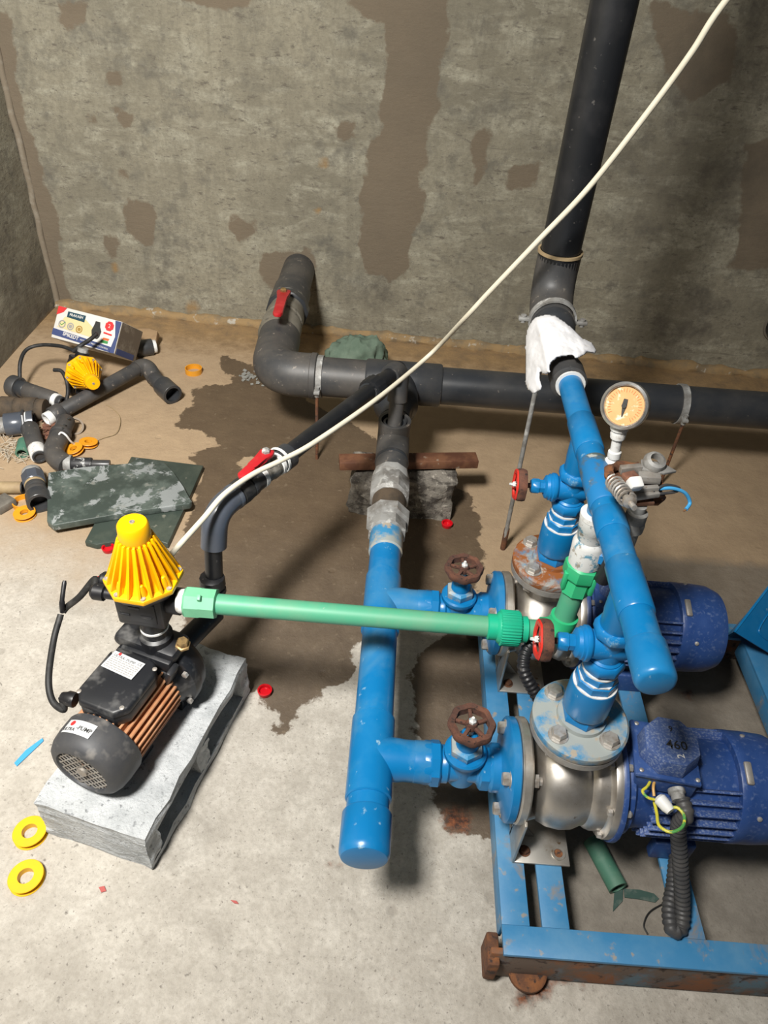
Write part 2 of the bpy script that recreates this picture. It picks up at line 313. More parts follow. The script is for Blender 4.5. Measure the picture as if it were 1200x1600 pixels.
def circ(r, n, a0=0.0, cx=0, cy=0): return [(cx+r*math.cos(a0+2*math.pi*k/n), cy+r*math.sin(a0+2*math.pi*k/n)) for k in range(n)]
def B(): return bmesh.new()
def finish(bm, name, m, smooth=True, ang=38):
    bmesh.ops.recalc_face_normals(bm, faces=bm.faces)
    if smooth:
        for f in bm.faces: f.smooth = True
        for e in bm.edges:
            if len(e.link_faces) == 2: e.smooth = e.calc_face_angle(0) < R(ang)
    me = bpy.data.meshes.new(name); bm.to_mesh(me); bm.free(); me.materials.append(m); return me
def tag(o, label, cat, group=None):
    o['label'] = label; o['category'] = cat
    if group: o['group'] = group
class Thing:
    def __init__(s, name, label, cat, loc=(0, 0, 0), group=None):
        s.o = bpy.data.objects.new(name, None); COL.objects.link(s.o); s.o.empty_display_size = .05
        s.L = Vector(loc); s.o.location = s.L; tag(s.o, label, cat, group)
    def part(s, name, bm, m, parent=None, label=None, smooth=True, ang=38, stuff=False):
        bm.transform(Matrix.Translation(-s.L))
        o = bpy.data.objects.new(name, finish(bm, name, m, smooth, ang)); COL.objects.link(o)
        o.parent = parent or s.o
        if label: o['label'] = label
        if stuff: o['kind'] = 'stuff'
        return o
    def same(s, name, src, M, parent=None):
        """another piece that shares the mesh of src, moved by M (in the thing's own space)"""
        o = bpy.data.objects.new(name, src.data); COL.objects.link(o); o.parent = parent or s.o; o.matrix_local = M; return o
def solo(name, bm, m, label, cat, loc, group=None, smooth=True, ang=38):
    L = Vector(loc); bm.transform(Matrix.Translation(-L))
    o = bpy.data.objects.new(name, finish(bm, name, m, smooth, ang)); COL.objects.link(o); o.location = L
    tag(o, label, cat, group); return o
def copy_tree(o, parent=None):
    c = o.copy(); COL.objects.link(c); c.parent = parent
    for ch in list(o.children): copy_tree(ch, c)
    return c
def text_bm(s, size, M, align='CENTER', space=1.0, bold=0.0):
    cu = bpy.data.curves.new('t', 'FONT'); cu.body = s; cu.size = size; cu.align_x = align; cu.align_y = 'CENTER'
    cu.space_character = space; cu.offset = bold; cu.resolution_u = 2
    ob = bpy.data.objects.new('t', cu); me = bpy.data.meshes.new_from_object(ob)
    bm = B(); bm.from_mesh(me); bm.transform(M)
    bpy.data.meshes.remove(me); bpy.data.objects.remove(ob); bpy.data.curves.remove(cu); return bm
def rough(bm, amp, scale, seed=0.0, axis_only=None):
    for v in bm.verts:
        n = noise.noise_vector(v.co*scale+Vector((seed, seed*1.7, -seed)))
        v.co += n*amp

# ------------------------------------------------------------------ setting
def sdist(pts, poly):
    """signed distance (inside > 0) of points (n,2) to a polygon"""
    P = np.asarray(poly, float); d = np.full(len(pts), 1e9); ins = np.zeros(len(pts), bool)
    for i in range(len(P)):
        a, b = P[i], P[(i+1) % len(P)]; ab = b-a; t = np.clip(((pts-a)@ab)/(ab@ab), 0, 1)
        d = np.minimum(d, np.linalg.norm(pts-(a+t[:, None]*ab), axis=1))
        c = ((a[1] > pts[:, 1]) != (b[1] > pts[:, 1]))
        with np.errstate(divide='ignore', invalid='ignore'):
            xi = (b[0]-a[0])*(pts[:, 1]-a[1])/(b[1]-a[1])+a[0]
        ins ^= c & (pts[:, 0] < xi)
    return np.where(ins, d, -d)
def grid_object(name, us, vs, fn, m, attrs):
    U, W = np.meshgrid(us, vs); pts = np.stack([U.ravel(), W.ravel()], 1)
    co = [fn(u, w) for u, w in pts]; nu, nv = len(us), len(vs)
    fs = [(j*nu+i, j*nu+i+1, (j+1)*nu+i+1, (j+1)*nu+i) for j in range(nv-1) for i in range(nu-1)]
    me = bpy.data.meshes.new(name); me.from_pydata(co, [], fs); me.materials.append(m)
    for k, f in attrs.items():
        a = me.attributes.new(k, 'FLOAT', 'POINT'); a.data.foreach_set('value', np.asarray(f(pts), np.float32))
    for p in me.polygons: p.use_smooth = True
    o = bpy.data.objects.new(name, me); COL.objects.link(o); o['kind'] = 'structure'; return o

def fpoly(px): return [PZ(x, y, 0)[:2] for x, y in px]
wet1 = fpoly([(338, 556), (363, 560), (397, 572), (440, 600), (500, 640), (600, 690), (700, 752), (735, 772), (752, 830), (757, 880), (740, 925), (690, 960), (650, 975), (600, 995), (556, 1010), (545, 1055), (515, 1078), (470, 1098), (462, 1120), (440, 1146), (430, 1120), (400, 1080), (370, 1085), (300, 1000), (262, 900), (280, 850), (300, 800), (315, 735), (300, 722), (300, 708), (338, 698), (310, 670), (283, 674), (270, 664), (297, 633), (300, 607), (353, 600), (368, 587), (340, 575)])
wet2 = fpoly([(640, 1040), (655, 1012), (690, 992), (760, 985), (790, 1010), (790, 1165), (720, 1180), (665, 1170), (640, 1120)])
wet3 = fpoly([(655, 1195), (790, 1200), (800, 1325), (740, 1312), (695, 1290), (668, 1245)])
dry = fpoly([(372, 718), (402, 716), (410, 728), (375, 736)])
def f_wet(p):
    d = np.maximum.reduce([sdist(p, wet1), sdist(p, wet2), sdist(p, wet3)])
    return np.minimum(d, -sdist(p, dry))
def f_rust(p):
    c = [(PZ(714, 1281), .030), (PZ(524, 1348), .013), (PZ(835, 1535), .03), (PZ(905, 1530), .016), (PZ(815, 1577), .010), (PZ(1075, 1085), .014), (PZ(610, 1522), .006), (PZ(940, 1015), .02), (PZ(880, 1510), .02)]
    return np.maximum.reduce([r-np.hypot(p[:, 0]-q.x, p[:, 1]-q.y) for q, r in c])
def f_mud(p): return np.clip((p[:, 1]-1.0)/.75, 0, 1)*np.clip(1.15-.1*p[:, 0], .3, 1.2) + np.clip((p[:, 0]-.15)/.2, 0, 1)*np.clip((p[:, 1]-.45)/.3, 0, 1)*.45
def f_och(p):
    dw = np.abs((p[:, 0]-WA.x)*wnor.x+(p[:, 1]-WA.y)*wnor.y); return np.clip(1-dw/.45, 0, 1)*1.05
grid_object('floor', np.arange(-1.6, 2.4, .025), np.arange(-.9, 2.95, .025), lambda u, w: (u, w, 0), floor_material(), {'wet': f_wet, 'rust': f_rust, 'mud': f_mud, 'ochre': f_och, 'grime_shade': lambda p: np.clip(sdist(p, [(.29, .50), (.9, .48), (1.6, .45), (1.6, 1.5), (.7, 1.5), (.42, 1.15), (.29, 1.1)])/.10+.45, 0, 1)})  # last mask darkens the frame interior: floor grime with painted-in shade

def wuv(x, y):
    q = PW(x, y); return ((q-WA).dot(wdir), q.z)
WPOLY = [[(575, -60), (700, -60), (697, 20), (690, 110), (676, 190), (664, 280), (652, 350), (640, 420), (610, 440), (562, 430), (560, 345), (575, 250), (592, 190), (604, 100), (598, 40), (560, 20), (520, 0)],
         [(95, 5), (138, 5), (132, 30), (118, 46), (98, 30)], [(255, -40), (400, -40), (395, 5), (330, 14), (262, 0)], [(172, 165), (208, 172), (208, 198), (190, 200)], [(133, 172), (152, 172), (150, 188), (135, 188)],
         [(198, 318), (238, 320), (248, 345), (245, 390), (222, 385), (198, 350)], [(355, 340), (400, 345), (407, 372), (372, 372)], [(520, 195), (550, 195), (556, 215), (530, 220)], [(165, 366), (188, 372), (184, 405), (168, 400)],
         [(185, 266), (198, 266), (196, 278), (186, 276)], [(172, 117), (187, 117), (186, 126), (173, 126)], [(405, 395), (480, 390), (500, 420), (470, 455), (410, 450)],
         [(742, 192), (765, 195), (762, 280), (735, 300), (738, 250)], [(800, 255), (850, 250), (840, 290), (792, 292)], [(1020, 10), (1140, 20), (1150, 120), (1085, 155), (1040, 120)], [(1165, 230), (1260, 200), (1260, 420), (1140, 420), (1160, 330)],
         [(-30, 20), (8, 20), (40, 170), (75, 300), (100, 420), (112, 470), (92, 480), (60, 380), (0, 120)]]
wpu = [[wuv(x, y) for x, y in p] for p in WPOLY]
def f_patch(p): return np.maximum.reduce([sdist(p, q) for q in wpu])
damp_shade_c = [(wuv(600, 470), .16, .5), (wuv(560, 500), .12, .4), (wuv(1080, 500), .25, .55), (wuv(1120, 120), .30, .6), (wuv(930, 430), .2, .3), (wuv(280, 470), .3, .25), (wuv(1000, 420), .25, .35), (wuv(370, 120), .25, .28), (wuv(1020, 260), .40, .50), (wuv(1180, 260), .45, .55), (wuv(780, 60), .3, .30)]  # damp spots; those at right also paint in the wall's dim side
def f_damp_shade(p):
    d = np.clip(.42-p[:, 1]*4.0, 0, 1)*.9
    for (u, w), r, a in damp_shade_c: d = np.maximum(d, a*np.exp(-((p[:, 0]-u)**2+(p[:, 1]-w)**2)/(r*r)))
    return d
yc = [(wuv(300, 482), .05), (wuv(505, 255), .03), (wuv(495, 330), .025), (wuv(480, 275), .02), (wuv(180, 418), .03)]
def f_woch(p):
    d = np.clip(.75-p[:, 1]*14, 0, 1)
    for (u, w), r in yc: d = np.maximum(d, .8*np.exp(-((p[:, 0]-u)**2+(p[:, 1]-w)**2)/(r*r)))
    return d
WM = wall_material()
grid_object('wall_back', np.arange(-.005, 4.0, .025), np.arange(0, 2.3, .025), lambda u, w: tuple(WA+wdir*u+Vector((0, 0, w))), WM, {'patch': f_patch, 'damp_shade': f_damp_shade, 'ochre': f_woch})
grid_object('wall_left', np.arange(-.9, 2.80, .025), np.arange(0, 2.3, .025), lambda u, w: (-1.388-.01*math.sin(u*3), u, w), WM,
            {'patch': lambda p: np.full(len(p), -.5), 'damp_shade': lambda p: np.clip(.30-p[:, 1]*1.2, 0, 1)+.42, 'ochre': lambda p: np.clip(.55-p[:, 1]*14, 0, 1)})
# plaster fillet running up the inner corner, lumps of mortar along the wall foot
bm = B()
cpts = [WA+Vector((.0, -.0, z)) for z in np.linspace(0, 2.29, 40)]
tube(bm, [p+Vector((random.uniform(-.004, .004), random.uniform(-.004, .004), 0)) for p in cpts], .012, 10)
o = bpy.data.objects.new('trim_1', finish(bm, 'trim_1', mat('corner_mortar', (0.20, 0.165, 0.12), .95, 0, (0.28, 0.25, 0.20), 20, .5, .7, bs=.5))); COL.objects.link(o); o['kind'] = 'structure'
bm = B()
pts = [WA+wdir*u+wnor*.004+Vector((0, 0, .006)) for u in np.linspace(0, 3.9, 160)]
tube(bm, pts, [.022+.016*noise.noise(Vector((i*.21, 0, 0)))+.008*noise.noise(Vector((i*.9, 5, 0))) for i in range(160)], 10)
rough(bm, .006, 40)
o = bpy.data.objects.new('trim_2', finish(bm, 'trim_2', mat('foot_mortar', (0.30, 0.20, 0.095), .95, 0, (0.20, 0.15, 0.09), 14, .45, .62, (0.42, 0.39, 0.33), 24, .62, .7, bs=.6))); COL.objects.link(o); o['kind'] = 'structure'

# ------------------------------------------------------------------ pump frame
PX, PYF, PYB, AZ = .325, .67, 1.02, .25        # discharge axis x, the two pump axes, shaft height
T = Thing('pump_frame', 'long blue painted steel base frame carrying both big pumps', 'frame', (.29, .46, 0))
def rail(x0, x1, y0, y1, z0=.102, z1=.110): return box(B(), ((x0+x1)/2, (y0+y1)/2, (z0+z1)/2), (x1-x0, y1-y0, z1-z0), bev=.001)
def angle_rail(x0, x1, y0, y1, side, depth=.045):
    b = rail(x0, x1, y0, y1)
    if side == 'F': box(b, ((x0+x1)/2, y0+.003, .105-depth/2), (x1-x0, .006, depth), bev=.001)
    if side == 'B': box(b, ((x0+x1)/2, y1-.003, .105-depth/2), (x1-x0, .006, depth), bev=.001)
    if side == 'L': box(b, (x0+.003, (y0+y1)/2, .105-depth/2), (.006, y1-y0, depth), bev=.001)
    if side == 'R': box(b, (x1-.003, (y0+y1)/2, .105-depth/2), (.006, y1-y0, depth), bev=.001)
    return b
T.part('rail', angle_rail(.238, 1.30, .436, .480, 'N'), BLUEF)
T.part('rail', angle_rail(.238, 1.30, 1.128, 1.172, 'B'), BLUEF)
T.part('rail', angle_rail(.238, .283, .480, 1.128, 'L'), BLUEF)
T.part('rail', angle_rail(.303, .347, .480, 1.128, 'R'), BLUEF)
T.part('rail', angle_rail(.520, .565, .480, 1.128, 'R'), BLUEF)
T.part('rail', angle_rail(.835, .880, .480, 1.128, 'L'), BLUEF)
c = B(); box(c, (.765, .444, .055), (1.09, .010, .094), bev=.002); box(c, (.765, .462, .010), (1.09, .04, .008), bev=.002)
T.part('channel', c, RUSTCH, label='flaking rusty channel under the blue front rail')
c = B(); box(c, (.765, 1.165, .045), (1.09, .012, .09), bev=.002)
T.part('channel', c, RUSTCH)
wl = T.part('wheel', lathe(B(), [(.012, 0), (.030, 0), (.032, .003), (.032, .011), (.028, .014), (.012, .014)], (.292, .446, .012), (0, 0, 1), 28), RUST)
c = B(); box(c, (.226, .452, .055), (.02, .05, .065), bev=.004); T.part('end_cap', c, RUST)

# ------------------------------------------------------------------ big pumps
def bolt_bm(p, ax, r=.012, h=.010, washer=True):
    b = B(); p = Vector(p); a = Vector(ax).normalized()
    if washer: lathe(b, [(r*1.25, 0), (r*1.25, .002)], p, a, 20)
    lathe(b, [(r*.95, .002), (r, .003), (r, h-.002), (r*.86, h)], p, a, 6)
    return b
def spin(axp, ax, ang):
    return Matrix.Translation(axp) @ Matrix.Rotation(ang, 4, ax) @ Matrix.Translation(-Vector(axp))
def big_pump(label, ytag):
    T = Thing('centrifugal_pump', label, 'pump', (PX, PYF, .11), 'big pumps on the blue frame'); L = T.L
    ax = Vector((0, PYF, AZ))
    # suction side
    cf = lathe(B(), [(.036, .205), (.040, .210), (.040, .222), (.050, .226), (.082, .232), (.085, .235), (.085, .246), (.083, .248), (.03, .248)], ax, (1, 0, 0), 48)
    cfo = T.part('companion_flange', cf, BLUE, label='blue painted inlet flange')
    T.part('inlet_flange', lathe(B(), [(.03, .249), (.083, .249), (.086, .252), (.086, .263), (.083, .266), (.03, .266)], ax, (1, 0, 0), 48), SHEET)
    b0 = None
    for k in range(4):
        a = R(45+90*k); p = ax+Vector((.232, .066*math.cos(a), .066*math.sin(a)))
        if b0 is None:
            bb = bolt_bm(p, (-1, 0, 0), .0115, .013); cyl(bb, p, p+Vector((.05, 0, 0)), .007, 10); lathe(bb, [(.0115, 0), (.0115, .010)], p+Vector((.034, 0, 0)), (1, 0, 0), 6)
            b0 = T.part('bolt', bb, ZINC); pb = p
        else: T.same('bolt', b0, Matrix.Translation(p-pb))
    # casing
    T.part('casing', lathe(B(), [(.034, .262), (.034, .270), (.045, .276), (.066, .280), (.078, .288), (.085, .302), (.0885, .322), (.087, .340), (.081, .353), (.079, .360), (.084, .366), (.086, .372), (.086, .386), (.089, .389), (.097, .391), (.098, .393), (.098, .402), (.05, .402)], ax, (1, 0, 0), 64), STEEL)
    T.part('cover_ring', lathe(B(), [(.05, .402), (.101, .402), (.102, .404), (.102, .409), (.09, .411), (.05, .411)], ax, (1, 0, 0), 64), NAVY)
    b0 = None
    for k in range(8):
        a = R(22+45*k); p = ax+Vector((.391, .0915*math.cos(a), .0915*math.sin(a)))
        if b0 is None:
            bb = bolt_bm(p, (-1, 0, 0), .006, .009, False); cyl(bb, p, p+Vector((.026, 0, 0)), .0035, 8); lathe(bb, [(.006, 0), (.006, .006), (.003, .009)], p+Vector((.020, 0, 0)), (1, 0, 0), 6)
            b0 = T.part('bolt', bb, ZINC); pb = p
        else: T.same('bolt', b0, Matrix.Translation(p-pb))
    dp = Vector((.266, PYF-.058, AZ-.036)); T.part('drain_plug', cyl(B(), dp, dp+Vector((.040, .012, .004)), .012, 16, .002), STEEL)
    # discharge
    dc = Vector((PX, PYF, 0))
    T.part('outlet_neck', lathe(B(), [(.040, .29), (.038, .335), (.036, .362), (.038, .378), (.03, .378)], dc, (0, 0, 1), 32), STEEL)
    T.part('outlet_flange', lathe(B(), [(.03, .376), (.070, .376), (.073, .379), (.073, .391), (.03, .391)], dc, (0, 0, 1), 56), STEELD)
    of = T.part('companion_flange', lathe(B(), [(.03, .392), (.072, .392), (.0735, .395), (.0735, .406), (.070, .410), (.038, .411), (.037, .418), (.030, .418)], dc, (0, 0, 1), 56), RUSTFL if ytag else BLUEW)
    b0 = None
    for k in range(4):
        a = R(42+90*k); p = dc+Vector((.054*math.cos(a), .054*math.sin(a), .410))
        if b0 is None:
            bb = bolt_bm(p, (0, 0, 1), .0125, .012); cyl(bb, p-Vector((0, 0, .045)), p, .0075, 10); lathe(bb, [(.0125, 0), (.0125, .010)], p-Vector((0, 0, .046)), (0, 0, 1), 6)
            b0 = T.part('bolt', bb, ZINC); pb = p
        else: T.same('bolt', b0, Matrix.Translation(p-pb))
    # sheet-metal foot
    fb = B()
    hw = .092
    box(fb, (.312, PYF, .1125), (.098, 2*hw, .005), bev=.0015)
    br = T.part('foot_bracket', fb, SHEET)
    for s in (-1, 1):
        wb = B(); pr = [(0, 0), (.060, 0), (.030, .080), (.012, .125), (.0, .125)]
        M = Matrix(((0, 0, 1, .262), (s*-1, 0, 0, PYF+s*hw), (0, 1, 0, .112), (0, 0, 0, 1)))
        prism(wb, pr, .004, M, .0006); T.part('bracket_web', wb, SHEET, br)
        gb = B(); prism(gb, [(0, 0), (.045, 0), (.012, .05), (0, .05)], .004, Matrix(((1, 0, 0, .262), (0, 0, 1, PYF+s*.045), (0, 1, 0, .112), (0, 0, 0, 1)))); T.part('bracket_web', gb, SHEET, br)
        for x, mt in ((.285, RUST), (.343, RUST)):
            p = Vector((x, PYF+s*.072, .115))
            if x < .3 or s > 0: T.part('bolt', bolt_bm(p, (0, 0, 1), .008, .008), mt, br)
            else:
                T.part('bolt_hole', lathe(B(), [(.0075, 0), (.012, 0), (.012, .0022), (.0075, .0022)], p, (0, 0, 1), 20, close=True), SHEET, br)
                T.part('hole_floor', lathe(B(), [(.0075, .0002), (.0074, .0008)], p, (0, 0, 1), 16), RUST, br)
    # motor
    mo = T.part('motor_body', lathe(B(), [(.05, .411), (.086, .411), (.088, .414), (.088, .424), (.080, .430), (.076, .445), (.076, .605), (.05, .605)], ax, (1, 0, 0), 48), NAVY)
    f0 = None
    for k in range(28):
        ang = 360*k/28
        if 62 < ang < 118: continue
        if f0 is None:
            bb = B(); box(bb, ax+Vector((.527, .081, 0)), (.145, .016, .0042), bev=.0012); f0 = T.part('cooling_fin', bb, NAVYD, mo); f0a = ang
        else: T.same('cooling_fin', f0, spin(Vector((0, 0, AZ-.11)), 'X', R(ang-f0a)), mo)
    fc = T.part('fan_cover', lathe(B(), [(.05, .590), (.0885, .590), (.090, .593), (.090, .607), (.0895, .609), (.0895, .630), (.087, .662), (.078, .682), (.058, .690), (0, .692)], ax, (1, 0, 0), 56), NAVY)
    sl = B(); box(sl, ax+Vector((.602, -.028, .0855)), (.012, .036, .006), Matrix.Rotation(R(18), 3, 'X'), .003); T.part('cover_slot', sl, STEELD, fc)
    for a in (60, 152, 240):
        p = ax+Vector((.618, .0893*math.cos(R(a)), .0893*math.sin(R(a)))); T.part('screw', lathe(B(), [(.004, 0), (.004, .002), (.002, .003)], p, p-ax-Vector((.618, 0, 0)), 12), ZINC, fc)
    # terminal box, turned a little
    tc = Vector((.470, PYF-.012, .322)); rz = Matrix.Rotation(R(-7), 3, 'Z')
    tb = B(); box(tb, tc+Vector((0, 0, .008)), (.092, .092, .040), rz, .004); box(tb, tc+Vector((-.002, 0, .028)), (.100, .100, .008), rz, .003)
    tbo = T.part('terminal_box', tb, NAVY)
    cv = B(); oc = [(x*1.02, y*1.02) for x, y in circ(.047, 8, R(22.5))]; M = Matrix.Translation(tc+Vector((0, 0, .032))) @ rz.to_4x4()
    prism(cv, oc, .030, M, .002, [(x*.92, y*.92) for x, y in oc]); cvo = T.part('terminal_cover', cv, NAVYD, tbo)
    for sx in (-1, 1):
        for sy in (-1, 1): T.part('screw', lathe(B(), [(.0035, 0), (.0035, .0015), (.002, .0025)], tc+rz @ Vector((sx*.042, sy*.042, .032)), (0, 0, 1), 12), ZINC, tbo)
    if not ytag:
        for s, sz, px, py, m in (('460', .022, .006, -.008, PDARK), ('9', .014, .0, .020, PDARK), ('2', .016, .010, -.026, WHITE)):
            Mt = Matrix.Translation(tc+Vector((0, 0, .0628))) @ rz.to_4x4() @ Matrix.Translation((px, py, 0)) @ Matrix.Rotation(R(100 if m is WHITE else 4), 4, 'Z')
            T.part('marking', text_bm(s, sz, Mt, bold=.0002), m, cvo, smooth=False)
    gl = tc+rz @ Vector((.018, -.046, .004)); T.part('cable_gland', lathe(B(), [(.013, 0), (.013, .006), (.0105, .008), (.0105, .018)], gl, (.02, -1, -.12), 20), GALV, tbo)
    for s in (-1, 1): T.part('motor_foot', box(B(), (.535, PYF+s*.055, .135), (.07, .020, .05), bev=.004), NAVY)
    return T.o
p1 = big_pump('front stainless pump with dusty blue motor and octagonal terminal box marked 460', 0)
p2 = big_pump('rear stainless pump with dark blue motor behind the long green pipe', 1)
p2.location.y = PYB

# ------------------------------------------------------------------ gate valves (flow along local X, bonnet up local Z)
def handwheel(T, z, rw, mrim, mface=None, lobes=8):
    wob = lambda a: 1+.035*math.cos(lobes*a)
    rim = lathe(B(), [(rw*.70, -.006), (rw*.96, -.007), (rw, -.003), (rw, .004), (rw*.95, .008), (rw*.72, .007)], (0, 0, z), (0, 0, 1), 64, wob, close=True)
    hub = rim
    for k in range(5 if mface is None else 3):
        a = 2*math.pi*k/(5 if mface is None else 3)+.4
        box(hub, (.45*rw*math.cos(a), .45*rw*math.sin(a), z+.001), (rw*.62, rw*.17, .007), Matrix.Rotation(a, 3, 'Z'), .0015)
    lathe(hub, [(rw*.24, -.007), (rw*.26, -.003), (rw*.26, .006), (rw*.22, .009)], (0, 0, z), (0, 0, 1), 20)
    w = T.part('handwheel', hub, mrim)
    if mface is not None:
        fcb = lathe(B(), [(rw*.66, .0075), (rw*.97, .0085), (rw*.90, .011), (rw*.70, .0105)], (0, 0, z), (0, 0, 1), 64, wob, close=True)
        for k in range(3):
            a = 2*math.pi*k/3+.4; box(fcb, (.45*rw*math.cos(a), .45*rw*math.sin(a), z+.006), (rw*.55, rw*.19, .006), Matrix.Rotation(a, 3, 'Z'), .001)
        T.part('wheel_face', fcb, mface, w)
    T.part('wheel_nut', lathe(B(), [(rw*.17, .006), (rw*.17, .013), (rw*.10, .015), (rw*.07, .020), (0, .020)], (0, 0, z), (0, 0, 1), 6), WHPAINT, w)
    return w
def gate_valve(label, group, kind):
    T = Thing('gate_valve', label, 'valve', (0, 0, 0), group)
    if kind == 'suction':
        b = lathe(B(), [(.028, -.040), (.031, -.036), (.031, -.026), (.027, -.022), (.026, 0), (.027, .022), (.031, .026), (.031, .036), (.028, .040)], (0, 0, 0), (1, 0, 0), 36)
        lathe(b, [(.020, -.034), (.0255, -.030), (.027, -.010), (.027, .028), (.033, .033), (.035, .036), (.035, .044), (.032, .047)], (0, 0, 0), (0, 0, 1), 36)
        bo = T.part('body', b, BLUE)
        for x in (-.056, .026): T.part('end_nut', lathe(B(), [(.035, 0), (.038, .003), (.038, .016), (.035, .019)], (x, 0, 0), (1, 0, 0), 8), BLUE)
        for x in (-.066, .046): T.part('end_nut', lathe(B(), [(.035, 0), (.036, .002), (.036, .014), (.034, .016)], (x, 0, 0), (1, 0, 0), 10), BLUE)
        T.part('bonnet', lathe(B(), [(.027, .046), (.028, .048), (.028, .060), (.023, .064)], (0, 0, 0), (0, 0, 1), 6), BLUEW)
        T.part('gland', lathe(B(), [(.019, .063), (.018, .078), (.013, .084), (.013, .092), (.008, .095)], (0, 0, 0), (0, 0, 1), 20), BLUE)
        T.part('stem', cyl(B(), (0, 0, .09), (0, 0, .124), .006, 12), STEELD)
        handwheel(T, .116, .037, RUSTW)
        T.part('marking', text_bm('2"', .014, Matrix(((1, 0, 0, 0), (0, 0, -1, -.0268), (0, 1, 0, .006), (0, 0, 0, 1)))), BLUET, bo, smooth=False)
    else:
        b = lathe(B(), [(.022, -.034), (.024, -.030), (.024, -.022), (.021, -.019), (.0205, 0), (.021, .019), (.024, .022), (.024, .030), (.022, .034)], (0, 0, 0), (1, 0, 0), 36)
        lathe(b, [(.017, -.026), (.020, -.022), (.021, 0), (.0205, .026), (.024, .029), (.0255, .031), (.0255, .036), (.0235, .037), (.0235, .041), (.0215, .042), (.0205, .047), (.015, .050)], (0, 0, 0), (0, 0, 1), 36)
        T.part('body', b, BLUET)
        for x in (-.042, .024): T.part('end_nut', lathe(B(), [(.028, 0), (.030, .003), (.030, .014), (.027, .018)], (x, 0, 0), (1, 0, 0), 8), BLUET)
        T.part('gland', lathe(B(), [(.012, .049), (.012, .058), (.0135, .059), (.0135, .070), (.011, .073)], (0, 0, 0), (0, 0, 1), 8), BLUE)
        T.part('stem', cyl(B(), (0, 0, .07), (0, 0, .100), .0045, 12), RUSTW)
        handwheel(T, .090, .029, RUSTW, RED, 6)
    return T.o
v1 = gate_valve('blue gate valve with brown rusted handwheel on the front pump inlet', 'blue inlet gate valves', 'suction'); v1.location = (.163, PYF, AZ)
v2 = copy_tree(v1); v2['label'] = 'blue gate valve with brown rusted handwheel on the rear pump inlet'; v2.location = (.163, PYB, AZ)
VZ = .580
MV = Matrix(((0, 0, -1, PX), (0, 1, 0, 0), (1, 0, 0, VZ), (0, 0, 0, 1)))
v3 = gate_valve('blue upright gate valve with red faced handwheel above the front pump', 'blue outlet gate valves', 'discharge'); v3.matrix_world = Matrix.Translation((0, PYF, 0)) @ MV
v4 = copy_tree(v3); v4['label'] = 'blue upright gate valve with red faced handwheel above the rear pump'; v4.matrix_world = Matrix.Translation((0, PYB, 0)) @ MV

# threaded coupling stacks between outlet flange and outlet valve
def coupling(label):
    T = Thing('threaded_coupling', label, 'pipe fitting', (PX, PYF, .418), 'blue couplings under the outlet valves'); c = Vector((PX, PYF, 0))
    T.part('hex_nipple', lathe(B(), [(.030, .416), (.033, .419), (.033, .432), (.030, .436)], c, (0, 0, 1), 6), BLUET)
    T.part('sleeve', lathe(B(), [(.030, .434), (.0335, .438), (.0345, .442), (.0345, .490), (.0330, .498), (.028, .498)], c, (0, 0, 1), 40), BLUE)
    T.part('thread_paste', lathe(B(), [(.028, .497), (.0325, .497), (.0325, .500), (.028, .500)], c, (0, 0, 1), 40), PASTE)
    T.part('hex_ring', lathe(B(), [(.028, .499), (.031, .501), (.031, .513), (.028, .516)], c, (0, 0, 1), 8), BLUET)
    T.part('thread_paste', lathe(B(), [(.024, .5145), (.0292, .5145), (.0292, .517), (.024, .517)], c, (0, 0, 1), 8), PASTE)
    T.part('thread_paste', lathe(B(), [(.022, .5295), (.0262, .5295), (.0262, .532), (.022, .532)], c, (0, 0, 1), 24), PASTE)
    T.part('hex_ring', lathe(B(), [(.024, .515), (.0275, .517), (.0275, .528), (.024, .531)], c, (0, 0, 1), 8, twist=.2), BLUET)
    T.part('neck', lathe(B(), [(.023, .529), (.023, .548)], c, (0, 0, 1), 32), BLUET)
    return T.o
c1 = coupling('thick blue coupling with white paste rings on the front outlet flange')
c2 = copy_tree(c1); c2['label'] = 'thick blue coupling on the rusty rear outlet flange'; c2.location.y = PYB

# ------------------------------------------------------------------ suction manifold
MX, MR = .010, .034
T = Thing('suction_manifold', 'thick blue inlet manifold pipe with two side branches and an end cap', 'pipe', (MX, .51, .0))
def sy(py): return PZ(600, py, AZ).y
T.part('pipe', lathe(B(), [(MR, .53), (MR, 1.235)], (MX, 0, AZ), (0, 1, 0), 48), BLUE)
T.part('end_cap', lathe(B(), [(0, .500), (.030, .5006), (.0355, .5025), (.0388, .508), (.0395, .514), (.0395, .570), (.037, .574), (.033, .575)], (MX, 0, AZ), (0, 1, 0), 48), BLUE)
for yb in (PYF, PYB):
    tb = lathe(B(), [(MR+.001, yb-.075), (MR+.0035, yb-.073), (MR+.0035, yb+.073), (MR+.001, yb+.075)], (MX, 0, AZ), (0, 1, 0), 48)
    lathe(tb, [(.037, .0), (.0355, .045), (.034, .055), (.034, .075)], (MX, yb, AZ), (1, 0, 0), 40)
    T.part('tee', tb, BLUE)
    T.part('branch', lathe(B(), [(.0325, .07), (.0345, .072), (.035, .085), (.0345, .098), (.031, .100)], (MX, yb, AZ), (1, 0, 0), 40), BLUE)
T.part('collar', lathe(B(), [(.034, 1.170), (.0375, 1.173), (.0375, 1.232), (.0355, 1.236)], (MX, 0, AZ), (0, 1, 0), 48), BLUEW)
T.part('union_nut', lathe(B(), [(.036, 1.228), (.045, 1.233), (.045, 1.262), (.041, 1.268)], (MX, 0, AZ), (0, 1, 0), 8), GALV)
T.part('union_ring', lathe(B(), [(.041, 1.266), (.052, 1.270), (.053, 1.296), (.046, 1.302)], (MX, 0, AZ), (0, 1, 0), 8), GALV, label='rusty edged galvanised union ring')
